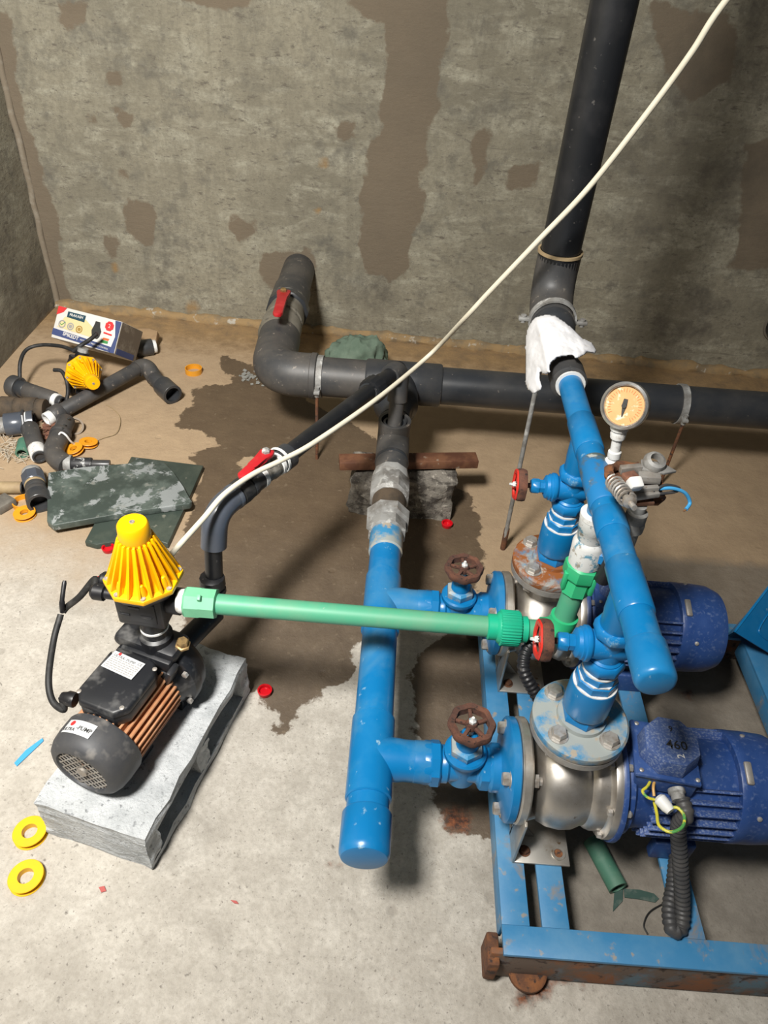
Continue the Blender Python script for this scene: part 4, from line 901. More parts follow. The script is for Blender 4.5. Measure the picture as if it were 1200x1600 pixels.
cg = A(.078, .056, .072); T.part('cable_gland', lathe(B(), [(.013, 0), (.0135, .002), (.0135, .014), (.011, .018), (.009, .026)], cg, pcr*1.0-pax*.15, 10), BLK)
# pump head
hd = T.part('pump_head', lathe(B(), [(.03, .190), (.060, .192), (.066, .200), (.070, .212), (.074, .218), (.084, .222), (.086, .226), (.086, .240), (.083, .246), (.080, .262), (.070, .276), (.050, .284), (0, .286)], f_c, pax, 48), BLKD)
for k in range(6):
    a = R(30+60*k); p = A(.219)+pcr*(.080*math.cos(a))+Vector((0, 0, .080*math.sin(a))); T.part('head_bolt', lathe(B(), [(.0065, 0), (.0065, .006), (.005, .007)], p, -pax, 6), ZINC, hd)
# bracket ribs with opening behind the terminal cover
rb = B(); box(rb, A(.206, 0, .066), (.016, .105, .030), Rp, .005); T.part('bracket_bridge', rb, BLKD, hd)
for s in (-1, 1):
    rb = B(); box(rb, A(.200, s*.052, .052), (.030, .012, .040), Rp @ Matrix.Rotation(s*R(-18), 3, 'X'), .004); T.part('bracket_rib', rb, BLKD, hd)
T.part('top_boss', box(B(), A(.236, .008, .082), (.060, .130, .028), Rp, .010), BLKD, hd)
bp_ = A(.238, -.058, .094); T.part('priming_plug', lathe(B(), [(.014, 0), (.014, .005), (.011, .006), (.011, .014), (.009, .016)], bp_, (0.1, -.1, 1), 6), BRASS)
for s in (-1, 1):
    lb_ = B(); prism(lb_, [(-.030, 0), (.030, 0), (.016, .070), (-.016, .070)], .016, Matrix.Translation(A(.242, s*.050+.008*0, -.079)) @ Matrix((pax, Vector((0, 0, 1)), pcr*1.0)).transposed().to_4x4(), .002); T.part('head_foot', lb_, BLKD)
# outlet port
CX, CY = -.398, .858
T.part('outlet_port', lathe(B(), [(.030, .270), (.030, .300), (.024, .304), (.024, .335)], (CX, CY, 0), (0, 0, 1), 28), BLKD)
T.part('paste_ring', lathe(B(), [(.023, .318), (.0255, .319), (.0255, .323), (.023, .324)], (CX, CY, 0), (0, 0, 1), 28), PASTE)

# ------------------------------------------------------------------ yellow pressure controllers (local z up, origin at lower port)
def controller(label, loc):
    T = Thing('pressure_controller', label, 'pump controller', (0, 0, 0), 'yellow and black pump controllers')
    bb = B(); box(bb, (-.004, 0, .042), (.086, .066, .074), bev=.006); bo = T.part('body', bb, BLK)
    pb_ = B(); box(pb_, (-.006, -.0335, .044), (.066, .004, .048), bev=.002); fp = T.part('front_panel', pb_, BLK, bo)
    for x, z in ((-.030, .036), (.010, .036), (-.010, .056)):
        q_ = B(); box(q_, (x, -.0357, z), (.020, .0018, .005), bev=.0006); T.part('panel_rib', q_, BLKD, fp)
    T.part('skirt', prism(B(), circ(.050, 8, R(22.5)), .022, Matrix.Translation((0, 0, .072)), .003, circ(.0635, 8, R(22.5))), BLK)
    T.part('inlet_port', lathe(B(), [(.024, -.028), (.024, .008)], (0, 0, 0), (0, 0, 1), 28), BLK)
    T.part('side_port', lathe(B(), [(.024, .030), (.024, .062), (.021, .063)], (0, 0, .050), (1, 0, 0), 28), BLK)
    T.part('side_port_sleeve', lathe(B(), [(.0185, .060), (.0185, .078)], (0, 0, .050), (1, 0, 0), 28), GALV)
    for y, z in ((0.02, .052), (-.012, .055)):
        T.part('cable_gland', lathe(B(), [(.010, .052), (.010, .070), (.0145, .072), (.0150, .090), (.010, .096)], (0, y, z), (-1, 0, 0), 12), BLK)
    # yellow dome
    oc8 = circ(.066, 8, R(22.5))
    dm = T.part('dome_base', prism(B(), oc8, .010, Matrix.Translation((0, 0, .094)), .002), YEL)
    T.part('dome_cone', lathe(B(), [(.052, .103), (.042, .118), (.032, .150), (.026, .176), (.023, .190)], (0, 0, 0), (0, 0, 1), 48), YEL, dm)
    cap = T.part('dome_cap', lathe(B(), [(.021, .178), (.0250, .186), (.0262, .192), (.0250, .216), (.0225, .220), (0, .221)], (0, 0, 0), (0, 0, 1), 40), YEL, dm)
    T.part('cap_screw', lathe(B(), [(.0042, .2205), (.0042, .2225), (.002, .2225), (.002, .2215), (0, .2215)], (0, 0, 0), (0, 0, 1), 16), ZINC, cap)
    fb = B(); pr = [(.020, .190), (.0295, .190), (.040, .160), (.052, .128), (.0610, .1045), (.048, .1035), (.036, .120), (.028, .150)]
    prism(fb, pr, .0042, Matrix(((1, 0, 0, 0), (0, 0, 1, -.0021), (0, 1, 0, 0), (0, 0, 0, 1))), .0008)
    r0_ = T.part('dome_rib', fb, YEL, dm)
    for k in range(1, 20): T.same('dome_rib', r0_, Matrix.Rotation(2*math.pi*k/20, 4, 'Z'), dm)
    for k in range(8):
        a = R(45*k+22.5); c = Vector((.055*math.cos(a), .055*math.sin(a), .104))
        bs_ = lathe(B(), [(.0075, 0), (.0062, .012), (.003, .022), (0, .024)], c-Vector((.006*math.cos(a), .006*math.sin(a), 0)), (0, 0, 1), 14); T.part('screw_boss', bs_, YEL, dm)
        T.part('screw', lathe(B(), [(.0045, 0), (.0045, .0025), (.0025, .0025), (.002, .0015), (0, .0015)], c+Vector((.004*math.cos(a), .004*math.sin(a), 0)), (0, 0, 1), 14), ZINC, dm)
    T.part('button', lathe(B(), [(.008, 0), (.009, .004), (.007, .010), (0, .012)], (-.046, .024, .068), (-.6, .6, .5), 18), REDP, label='red reset button')
    return T
k1 = controller('upright yellow ribbed controller standing on the small black pump', 0); k1.o.matrix_world = Matrix.Translation((CX, CY, .348)) @ Matrix.Rotation(R(-6), 4, 'Z')
k2 = copy_tree(k1.o); k2['label'] = 'yellow ribbed controller lying on its side beside the printed carton'
kp = PZ(112, 582, .085)
kd = (PZ(150, 602, .06)-PZ(118, 576, .085)).normalized(); kd = (PZ(160, 614, .050)-PZ(126, 577, .105)).normalized()*.40+(CAM-PZ(126, 577, .1)).normalized()*.75; kd.normalize()
k2.matrix_world = Matrix.Translation(PZ(131, 583, .095)-kd*.094) @ axis_frame((0, 0, 0), kd, (.3, .3, 1)).to_3x3().to_4x4() @ Matrix.Scale(.92, 4)

# cables of the upright controller and small pump
gp = Vector((CX-.093, CY-.0, .40))
solo('power_cable', tube(B(), catmull([gp, PZ(148, 905, .40), PZ(125, 932, .36), PZ(105, 948, .33), PZ(98, 956, .325)], 10), .0062, 10), RUBBER, 'short black cable from the upright controller ending in taped joint', 'cable', gp, 'black pump cables')
bt = tube(B(), catmull([PZ(98, 956, .325), PZ(97, 938, .35), PZ(101, 907, .375)], 8), [.005]*8+[.0042]*8+[.003], 10)
solo('taped_joint', bt, BLK, 'black taped wire end pointing up left of the yellow controller', 'cable', PZ(98, 950, .32))
cgp = cg+(pcr*1.0-pax*.15).normalized()*.026
solo('power_cable', tube(B(), catmull([cgp, PZ(100, 1109, .245), PZ(82, 1095, .26), PZ(76, 1060, .28), PZ(84, 1000, .30), PZ(95, 960, .325)], 10), .0058, 10), RUBBER, 'black cable curving from the small pump terminal cover up to the taped joint', 'cable', cgp, 'black pump cables')

# ------------------------------------------------------------------ suction line of the booster pump
vx = Vector((-.334, 1.012, 0)); e1 = Vector((-.322, 1.045, .445)); e2 = Vector((.012, 1.665, .436))
ld_ = (e2-e1).normalized()
T = Thing('booster_suction_line', 'black pipe line climbing from the small pump to the dark grey tee', 'pipe', (vx.x, vx.y, .2))
T.part('inlet_nipple', cyl(B(), A(.275, 0, .0), Vector((vx.x, vx.y, .215))+Vector((0, .0, -.02)), .022, 24), BLK)
T.part('riser', cyl(B(), (vx.x, vx.y, .19), (-.326, 1.035, .40), .0175, 28), PVCB)
cb = lathe(B(), [(.018, 0), (.026, .004), (.026, .016), (.022, .020), (.026, .024), (.025, .046), (.018, .050)], (vx.x, vx.y+.005, .245), (.01, .03, 1), 12)
T.part('compression_nut', cb, BLK)
ee = Vector((-.322, 1.052, .436))
T.part('elbow', tube(B(), elbow_pts((-.327, 1.034, .362), ee, ee+ld_*.056, .042, 12), .0255, 32), PVCG, label='glossy slate grey elbow')
T.part('elbow_lip', lathe(B(), [(.025, .050), (.0265, .052), (.0265, .060), (.0245, .062)], ee, ld_, 32), PVCG)
def LP(t): return ee+(e2-ee)*t
LL = (e2-ee).length
T.part('pipe', cyl(B(), LP(.08), LP(1.0), .0195, 28), PVCB)
T.part('tape_wrap', lathe(B(), [(.020, .062), (.0262, .066), (.0270, .082), (.0255, .094), (.020, .096)], ee, ld_, 20), RUBBER)
T.part('sleeve', lathe(B(), [(.020, .094), (.0255, .097), (.0255, .108), (.0235, .111), (.0235, .130), (.020, .132)], ee, ld_, 28), PVC)
T.part('paste_ring', lathe(B(), [(.020, .129), (.0245, .131), (.0245, .141), (.020, .143)], ee, ld_, 28), PASTE)
T.part('valve_body', lathe(B(), [(.020, .141), (.0215, .144), (.0215, .164), (.0235, .167), (.0235, .184), (.021, .187)], ee, ld_, 28), mat('valve_brass_dirty', (.13, .12, .10), .45, .3, (.30, .28, .24), 40, .5, .65))
T.part('tape_ring', lathe(B(), [(.020, .185), (.0250, .187), (.0250, .196), (.020, .198)], ee, ld_, 28), PASTE)
T.part('sleeve', lathe(B(), [(.020, .197), (.0275, .201), (.0275, .232), (.021, .236)], ee, ld_, 28), PVC)
nut = lathe(B(), [(.020, .555), (.031, .558), (.033, .563), (.033, .592), (.026, .600), (.024, .625), (.020, .628)], ee, ld_, 48, lambda a: 1+.03*math.cos(16*a))
T.part('union_nut', nut, PVCB)
T.part('union_ring', lathe(B(), [(.020, .548), (.0265, .551), (.0265, .557), (.020, .559)], ee, ld_, 32), PVC)
eb_ = tube(B(), elbow_pts(LP(.93), e2, e2+Vector((0, -.02, -.085)), .035, 10), .0260, 28)
T.part('elbow', eb_, PVCD)
T.part('drop_pipe', cyl(B(), e2+Vector((0, -.015, -.06)), (MX, 1.620, AZ+.04), .0195, 24), PVCD)
# lever of the small ball valve
T = Thing('red_lever', 'bright red valve lever on the black pipe under the white cable', 'valve lever', LP(.30)+Vector((0, 0, .028)))
pv = LP(.235)+Vector((-.004, .002, .034)); ed = PZ(376, 746, .475); d = ed-pv
Mh = Matrix.Translation(pv) @ axis_frame((0, 0, 0), (0, 0, 1), d).to_3x3().to_4x4(); l_ = d.length
hb = prism(B(), [(-.014, -.012), (0, -.016), (.016, -.012), (.030, -.008), (l_*.55, -.0075), (l_*.62, -.0105), (l_*.95, -.0105), (l_, -.006), (l_+.003, 0), (l_, .006), (l_*.95, .0105), (l_*.62, .0105), (l_*.55, .0075), (.030, .008), (.016, .012), (0, .016), (-.014, .012)], .009, Mh, .0028)
T.part('lever', hb, REDH)
T.part('stem', cyl(B(), pv-Vector((0, 0, .030)), pv+Vector((0, 0, .010)), .008, 14), GALV)
T.part('lever_nut', lathe(B(), [(.009, .008), (.009, .014), (.006, .017)], pv, (0, 0, 1), 6), GALV)

# ------------------------------------------------------------------ cream cable across the room
cpts = [PY(1300, -200, 1.36), PY(1135, 0, 1.38), PY(1080, 83, 1.39), PY(1015, 172, 1.40), PY(920, 293, 1.42), PY(840, 377, 1.44), PY(760, 461, 1.47), PY(725, 499, 1.49), PZ(673, 553, .508), PZ(593, 620, .490), PZ(493, 690, .480), PZ(440, 719, .478), PZ(395, 741, .478), PZ(350, 773, .475), PZ(318, 810, .46), PZ(282, 850, .45), PZ(262, 873, .44)]
solo('cream_cable', tube(B(), catmull(cpts, 10), .0054, 12), ROPEM, 'cream white cable slanting across the photo from upper right to the yellow controller', 'cable', cpts[6])
solo('cable_tie', lathe(B(), [(.0275, -.003), (.0295, -.003), (.0295, .003), (.0275, .003)], LP(.285)+Vector((0, 0, .003)), ld_, 24, close=True), WHITE, 'white cable tie holding the cream cable to the black pipe', 'cable tie', LP(.285))

# ------------------------------------------------------------------ glove draped on the header
def glove():
    out = [(240, 640), (350, 610), (450, 620), (540, 680), (640, 760), (740, 860), (830, 900), (885, 985), (870, 1010), (790, 1000), (740, 1040), (690, 1065), (650, 1060), (640, 1030), (560, 1040), (470, 1060), (410, 1110), (390, 1150), (400, 1210), (350, 1235), (310, 1220), (288, 1170), (280, 1250), (305, 1360), (290, 1400), (230, 1440), (160, 1390), (135, 1310), (145, 1150), (135, 950), (150, 780), (190, 700)]
    out = [(800+x/6.67, 400+y/6.67) for x, y in out]; poly = np.array(out)
    xs = np.arange(816, 936, 1.6); ys = np.arange(488, 620, 1.6)
    X, Y = np.meshgrid(xs, ys); pts = np.stack([X.ravel(), Y.ravel()], 1); sd = sdist(pts, poly)
    idx = {}; co = []
    def surf(x, y):
        """height of the cloth over the pipe axis"""
        t = x-(HX-.004); base_ = HZ+.050+max(0, (y-1.36))*.12
        drop = 6.5*t*t if t < 0 else 4.2*t*t
        if t < -.045: drop += (-.045-t)*3.4
        return base_-drop
    for k, (px, py) in enumerate(pts):
        if sd[k] < -1.2: continue
        if sd[k] < 0:
            g = None
        d = ray(px, py); a, b = 1.0, 2.2
        for _ in range(40):
            m = (a+b)/2; q = CAM+d*m
            if q.z > surf(q.x, q.y): a = m
            else: b = m
        q = CAM+d*a
        w = .010*noise.noise(Vector((q.x*30, q.y*22, q.z*30)))+.006*abs(noise.noise(Vector((q.x*70+q.z*40, q.y*25, 3))))+.003*noise.noise(q*160)
        q += -d.normalized()*w
        q += d.normalized()*(.012*max(0, 1-sd[k]/6.0)**2)
        idx[k] = len(co); co.append(q)
    nx = len(xs); fs = []
    for j in range(len(ys)-1):
        for i in range(nx-1):
            q = [j*nx+i, j*nx+i+1, (j+1)*nx+i+1, (j+1)*nx+i]
            if all(v in idx for v in q): fs.append([idx[v] for v in q])
    bm = B(); vs = [bm.verts.new(c) for c in co]
    for f in fs:
        p = [co[k] for k in f]
        if max((p[a]-p[b]).length for a in range(4) for b in range(a)) < .03: bm.faces.new([vs[k] for k in f])
    bmesh.ops.delete(bm, geom=[v for v in bm.verts if not v.link_faces], context='VERTS')
    bmesh.ops.smooth_vert(bm, verts=bm.verts, factor=.5, use_axis_x=True, use_axis_y=True, use_axis_z=True)
    o = solo('work_glove', bm, CLOTH, 'crumpled white cotton glove draped over the black riser elbow', 'glove', (HX, 1.38, HZ), ang=170)
    md = o.modifiers.new('solid', 'SOLIDIFY'); md.thickness = .004; md.offset = -1
    return o
glove()

# ------------------------------------------------------------------ stones, planks, rag
def rough_box(c, s, rz, cuts, amp, sc, seed):
    b = B(); bmesh.ops.create_cube(b, size=1.0); bmesh.ops.subdivide_edges(b, edges=b.edges[:], cuts=cuts, use_grid_fill=True)
    b.transform(Matrix.Translation(c) @ Matrix.Rotation(rz, 4, 'Z') @ Matrix.Diagonal((*s, 1)))
    for v in b.verts:
        v.co += noise.noise_vector(v.co*sc+Vector((seed, 0, 0)))*amp+noise.noise_vector(v.co*sc*3.7)*amp*.4
        if v.co.z < 0.0: v.co.z = 0.0
    return b
solo('stone_block', rough_box((.045, 1.655, .062), (.285, .13, .125), R(1), 16, .016, 16, 3), ROCK, 'rough grey stone lump propping the galvanised union', 'stone', (.045, 1.655, 0), ang=80)
wl_, wr_ = PZ(530, 722, .150), PZ(745, 719, .150)
wc = (wl_+wr_)/2; wv = wr_-wl_
wb_ = box(B(), wc, (wv.length, .045, .026), Matrix.Rotation(math.atan2(wv.y, wv.x), 3, 'Z'), .002)
solo('wood_plank', wb_, WOOD, 'short reddish wooden plank wedged across the stone lump', 'plank', wc)
# green cloth bundle
rb = B(); bmesh.ops.create_icosphere(rb, subdivisions=5, radius=1.0)
for v in rb.verts:
    d = v.co.copy(); k = 1.12+.25*noise.noise(d*1.6)-.34*abs(noise.noise(Vector((d.x*2.6, d.y*2.2, d.z*1.1+d.x))+Vector((4, 1, 0))))-.10*abs(noise.noise(Vector((d.x*6, d.y*5, d.z*2.2))))
    v.co = Vector((d.x*.110*k, d.y*.080*k, max(-.065, d.z*.100*k)+.065))
rb.transform(Matrix.Translation((-.130, 2.36, 0)))
for v in rb.verts: v.co.z = max(0, v.co.z)
solo('cloth_bundle', rb, RAG, 'crumpled grey green cloth bundle behind the thick suction pipe', 'cloth', (-.130, 2.36, 0), ang=60)
# slate slabs
def slab(name, px, z0, th, m, label, tilt=None):
    pts = [PZ(x, y, z0+th) for x, y in px]; c = sum(pts, Vector())/len(pts)
    b = B(); prism(b, [(p.x, p.y) for p in pts], th, Matrix.Translation((0, 0, z0)), .003)
    return solo(name, b, m, label, 'slate slab', (c.x, c.y, z0), 'dark green slate slabs', smooth=True)
slab('slate_slab', [(160, 795), (205, 713), (318, 727), (290, 790), (262, 850), (240, 842), (215, 835), (180, 846), (150, 851), (132, 846)], .0, .018, SLATE2, 'darker slate slab mostly covered by another slab')
slab('slate_slab', [(75, 738), (130, 730), (205, 725), (212, 715), (245, 719), (258, 723), (270, 737), (286, 760), (300, 783), (296, 787), (200, 800), (83, 821), (73, 814), (74, 775)], .0185, .020, SLATE, 'mottled pale and green slate slab lying on top of another slab')

# ------------------------------------------------------------------ tape spools and caps
def spool(label, px, py, m, r=.030, h=.013, ri=.013, tilt=(0, 0), z=0.0, empty_ring=False, group='yellow tape spools on the floor'):
    c = PZ(px, py, z)
    T = Thing('tape_spool', label, 'tape spool', c, group)
    Mx = Matrix.Translation(c) @ Matrix.Rotation(R(tilt[0]), 4, 'X') @ Matrix.Rotation(R(tilt[1]), 4, 'Y')
    zz = r*(abs(math.sin(R(tilt[0])))+abs(math.sin(R(tilt[1])))); Mx = Matrix.Translation((0, 0, zz)) @ Mx
    ax = Mx.to_3x3() @ Vector((0, 0, 1)); o = Mx.translation
    if empty_ring:
        T.part('ring', lathe(B(), [(r*.90, 0), (r, 0), (r, h), (r*.90, h)], o, ax, 36, close=True), m)
    else:
        T.part('flange', lathe(B(), [(ri, 0), (r*.97, 0), (r, .001), (r*.97, .002), (ri, .002)], o, ax, 40, close=True), m)
        T.part('hub', lathe(B(), [(ri, .0015), (ri+.003, .0015), (ri+.003, h-.0015), (ri, h-.0015)], o, ax, 32, close=True), m)
        T.part('flange', lathe(B(), [(ri, h-.002), (r*.97, h-.002), (r, h-.001), (r*.97, h), (ri, h)], o, ax, 40, close=True), m)
    return T
spool('bright yellow tape spool near the left end of the concrete block', 49, 1304, YELS, .0295, .014, .0135)
spool('bright yellow tape spool lowest at the bottom left of the floor', 43, 1374, YELS, .0295, .014, .0135)
spool('amber tape spool tilted beside the strapped black fitting', 118, 708, ORNG, .0275, .012, .011, (6, -10))
spool('amber tape spool farther from the strapped black fitting', 139, 697, ORNG, .0275, .012, .011, (-6, 6))
spool('amber tape spool with small hub in front of the upright black nipple', 40, 806, ORNG, .0290, .012, .011, (4, 0))
spool('open amber ring behind the small hub amber spool', 38, 789, ORNG, .0290, .016, .026, (0, 0), empty_ring=True, group='amber spool rings')
spool('open amber ring alone on the floor near the dark wet stain', 303, 582, ORNG, .0300, .019, .026, empty_ring=True, group='amber spool rings')
def red_cap(label, px, py, r=.0145, z=0.0):
    c = PZ(px, py, z)
    T = Thing('thread_protector', label, 'plastic cap', c, 'red plastic caps')
    T.part('cup', lathe(B(), [(0, 0), (r*.9, 0), (r, .002), (r, .012), (r*.86, .012), (r*.84, .004), (0, .003)], c, (0, 0, 1), 30), REDP)
    T.part('rim', lathe(B(), [(r, .010), (r*1.10, .0105), (r*1.10, .0125), (r*.98, .013)], c, (0, 0, 1), 30, close=True), REDP)
red_cap('red plastic cap right of the concrete block', 414, 1083)
red_cap('red plastic cap beside the stone lump', 698, 822)
red_cap('red plastic cap upper left of the yellow controller', 170, 860, .015)
red_cap('red plastic cap on the floor just left of the black controller body', 158, 912, .015)

# ------------------------------------------------------------------ loose pipe fittings in the corner
def ring_parts(T, p0, p1, segs, seg=28):
    """segs: list of (name, t0, t1, r, material, hollow)"""
    p0, p1 = Vector(p0), Vector(p1); d = p1-p0; L = d.length
    for name, t0, t1, r, m, hol in segs:
        a = p0+d*t0; l = (t1-t0)*L
        if hol == 'end': b = lathe(B(), [(r*.94, 0), (r, .002), (r, l-.001), (r*.97, l), (r*.74, l), (r*.72, max(.004, l-.04)), (0, max(.0035, l-.041))], a, d, seg)
        elif hol == 'start': b = lathe(B(), [(0, min(l-.003, .041)), (r*.72, min(l-.0035, .04)), (r*.74, 0), (r*.97, 0), (r, .001), (r, l-.002), (r*.94, l)], a, d, seg)
        elif hol == 'hex': b = lathe(B(), [(r*.94, 0), (r, .002), (r, l-.002), (r*.94, l)], a, d, 8)
        else: b = lathe(B(), [(r*.96, 0), (r, .002), (r, l-.002), (r*.96, l)], a, d, seg)
        T.part(name, b, m)
# A: long pipe with white threaded end, elbow and socket
T = Thing('pipe_piece', 'long black pipe offcut with an elbow and open socket near the wet stain', 'pipe', PZ(150, 630, 0), 'loose pipe fittings in the corner')
a0, a1 = PZ(72, 656, .028), PZ(222, 572, .060)
ring_parts(T, a0, a1, [('thread', 0, .06, .022, PASTE, 'start'), ('collar', .055, .15, .0295, PVCD, None), ('pipe', .14, 1.0, .0235, PVCD, None)])
a2 = PZ(242, 592, .035)
T.part('elbow', tube(B(), elbow_pts(a1-(a1-a0)*.06, a1+(a1-a0)*.045, a2, .035, 10), .0275, 28), PVCD)
ring_parts(T, a2-(a2-a1)*.1, PZ(270, 617, .034), [('sleeve', 0, .45, .026, PVCD, None), ('ring', .42, .48, .0285, STICK, None), ('socket', .46, 1.0, .034, PVC, 'end')])
# B: tapered piece against left wall
T = Thing('pipe_piece', 'black flared pipe nipple with a white taped thread near the left wall', 'pipe', PZ(55, 610, 0), 'loose pipe fittings in the corner')
ring_parts(T, PZ(18, 602, .034), PZ(98, 629, .026), [('cap', 0, .16, .036, PVCD, None), ('neck', .15, .30, .028, PVC, None), ('body', .28, .84, .027, PVCD, None), ('thread', .82, .92, .023, PASTE, None), ('mouth', .90, 1.0, .019, PVC, 'end')])
# C: muddy corrugated piece
T = Thing('pipe_piece', 'mud brown ridged pipe coupling at the left picture edge', 'pipe', PZ(30, 640, 0), 'loose pipe fittings in the corner')
ring_parts(T, PZ(-10, 636, .036), PZ(72, 640, .036), [('blue_end', .04, .16, .034, mat('pale_blue_end', (.30, .38, .46), .5), None), ('ridge', .15, .44, .036, EARTHPIPE, None), ('ridge', .43, .60, .034, EARTHPIPE, None), ('ridge', .59, .84, .037, EARTHPIPE, None), ('ridge', .83, 1.0, .034, EARTHPIPE, None)])
# D: grey union
T = Thing('pipe_piece', 'slate grey pipe union with a white seal ring at the left picture edge', 'pipe', PZ(20, 665, 0), 'loose pipe fittings in the corner')
ring_parts(T, PZ(-25, 668, .036), PZ(54, 659, .036), [('taped_end', 0, .45, .026, GALV, None), ('body', .42, .80, .036, PVCG, None), ('flange', .78, .84, .042, PVC, 'hex'), ('seal', .835, .87, .034, WHITE, None), ('socket', .865, 1.0, .036, PVCG, 'end')])
# E: tapered nipple with white tape
T = Thing('pipe_piece', 'black tapered nipple with fat white tape on its open end', 'pipe', PZ(52, 695, 0), 'loose pipe fittings in the corner')
ring_parts(T, PZ(46, 668, .034), PZ(62, 715, .026), [('body', 0, .70, .026, PVCD, None), ('tape', .68, .96, .0245, PASTE, None), ('mouth', .94, 1.0, .020, PVC, 'end')])
# F: small green cap pipe
T = Thing('pipe_piece', 'tiny dark green pipe stub beside the white taped nipple', 'pipe', PZ(35, 705, 0), 'loose pipe fittings in the corner')
ring_parts(T, PZ(38, 690, .02), PZ(34, 709, .018), [('stub', 0, 1.0, .0185, GREEND, 'end')])
# G: strapped elbow with plank-like end
T = Thing('pipe_piece', 'black elbow fitting with flat drilled top and a white strap', 'pipe', PZ(92, 690, 0), 'loose pipe fittings in the corner')
g0, g1, g2 = PZ(104, 657, .038), PZ(80, 712, .034), PZ(105, 727, .030)
T.part('elbow', tube(B(), elbow_pts(g0.lerp(g1, .35), g1, g2, .045, 10), .0295, 28), PVCD)
ring_parts(T, g0, g1, [('shank', 0, .45, .026, PVCD, None), ('collar', .36, .46, .0315, PVCD, None)])
ring_parts(T, g2-(g2-g1)*.15, PZ(172, 726, .024), [('paste_ring', 0, .16, .0265, GALV, None), ('threaded_end', .14, .60, .020, mat('pasted_black_thread', (.02, .02, .022), .5, 0, (.5, .5, .48), 60, .54, .62), None), ('tip', .58, 1.0, .014, PVC, None)])
sb_ = tube(B(), catmull([PZ(89, 685, .05), PZ(95, 676, .068), PZ(103, 680, .064), PZ(110, 689, .040), PZ(116, 694, .02)], 8), .003, 8); T.part('strap', sb_, WHITE)
for k, (x, y) in enumerate(((107, 654), (101, 664), (98, 669))): T.part('hole', lathe(B(), [(.004, 0), (.004, .001)], PZ(x, y, .064), (0, -.3, 1), 12), PDARK)
# H: short upright looking nipple
T = Thing('pipe_piece', 'dark ridged nipple with an open mouth beside the mottled slab', 'pipe', PZ(58, 770, 0), 'loose pipe fittings in the corner')
ring_parts(T, PZ(50, 738, .033), PZ(62, 787, .031), [('paste_end', 0, .14, .028, GALV, None), ('collar', .12, .40, .0320, PVCG, 'hex'), ('ring', .39, .46, .028, STICK, None), ('ridge', .45, .60, .0275, PVCD, None), ('ridge', .59, .74, .0285, PVCD, None), ('mouth', .73, 1.0, .0325, PVC, 'end')])
# J: fittings behind the carton
T = Thing('pipe_piece', 'small grey pipe stub with white end right of the carton', 'pipe', PZ(228, 540, 0), 'loose pipe fittings in the corner')
ring_parts(T, PZ(212, 545, .03), PZ(244, 541, .028), [('stub', 0, .82, .030, PVC, None), ('end', .80, 1.0, .024, PASTE, 'end')])
rb_ = B(); cpt = PZ(222, 522, .05); prism(rb_, [(-.06, -.03), (.0, -.045), (.055, -.02), (.06, .03), (.01, .045), (-.05, .03)], .03, Matrix.Translation(cpt-Vector((0, 0, .03))) @ Matrix.Rotation(R(20), 4, 'X'), .004); rough(rb_, .012, 20)
solo('torn_card', rb_, CARDT, 'torn brown cardboard scrap behind the carton', 'cardboard', cpt)
ri_ = PZ(118, 672, .0); solo('grey_ring', lathe(B(), [(.022, 0), (.028, 0), (.028, .016), (.022, .016)], ri_+Vector((0, 0, .012)), (.3, -.6, .6), 28, close=True), mat('dusty_ring', (.24, .19, .14), .8), 'dusty grey ring leaning next to the strapped elbow', 'ring', ri_)
# sticks at the left edge
s0, s1 = PZ(-20, 762, .018), PZ(37, 762, .018)
T = Thing('tan_tube', 'pale tan tube with dark open end at the left picture edge', 'tube', s0); ring_parts(T, s0, s1, [('tube', 0, .97, .0175, STICK, 'end'), ('end_ring', .95, 1.0, .018, RUBBER, 'end')])
w0 = box(B(), PZ(4, 787, .012), (.055, .050, .024), Matrix.Rotation(R(60), 3, 'Z'), .004)
solo('wood_scrap', w0, mat('grey_wood', (.11, .10, .085), .8, 0, (.17, .155, .13), 30, .45, .65), 'grey wood scrap below the tan tube at the left edge', 'wood scrap', PZ(4, 787, 0))
# red-brown rust flakes under the fittings
fl = B()
for k in range(150):
    p = PZ(random.gauss(82, 12), random.gauss(676, 9), .003); s = random.uniform(.004, .012)
    box(fl, p+Vector((0, 0, random.uniform(0, .012))), (s*1.6, s, .002), Matrix.Rotation(random.uniform(0, 3), 3, 'Z') @ Matrix.Rotation(random.uniform(-.6, .6), 3, 'X'))
o = solo('rust_flakes', fl, DIRT, 'red brown rust flakes scattered under the corner fittings', 'rust flakes', PZ(82, 676, 0), smooth=False); o['kind'] = 'stuff'
sv = B()
for k in range(70):
    p = PZ(random.gauss(20, 14), random.gauss(700, 12), .004); a = random.uniform(0, 6.3); l = random.uniform(.02, .06)
    tube(sv, catmull([p, p+Vector((math.cos(a)*l*.5, math.sin(a)*l*.5, random.uniform(.002, .02))), p+Vector((math.cos(a+.7)*l, math.sin(a+.7)*l, .002))], 4), .0008, 4)
o = solo('thread_shavings', sv, mat('pale_shavings', (.45, .40, .32), .8), 'pale curled thread shavings on the floor at the left edge', 'shavings', PZ(20, 700, 0)); o['kind'] = 'stuff'
solo('thin_wire', tube(B(), catmull([PZ(130, 698, .004), PZ(160, 685, .003), PZ(182, 676, .006), PZ(188, 655, .004), PZ(178, 640, .003), PZ(165, 632, .002)], 10), .0012, 6), STICK, 'thin bent wire curling on the floor beside the amber spools', 'wire', PZ(160, 680, 0))
ch = B()
for k in range(26):
    p = PZ(random.gauss(392, 9), random.gauss(590, 6), .003); s = random.uniform(.004, .011)
    box(ch, p, (s*1.5, s, .004), Matrix.Rotation(random.uniform(0, 3), 3, 'Z') @ Matrix.Rotation(random.uniform(-.5, .5), 3, 'X'))
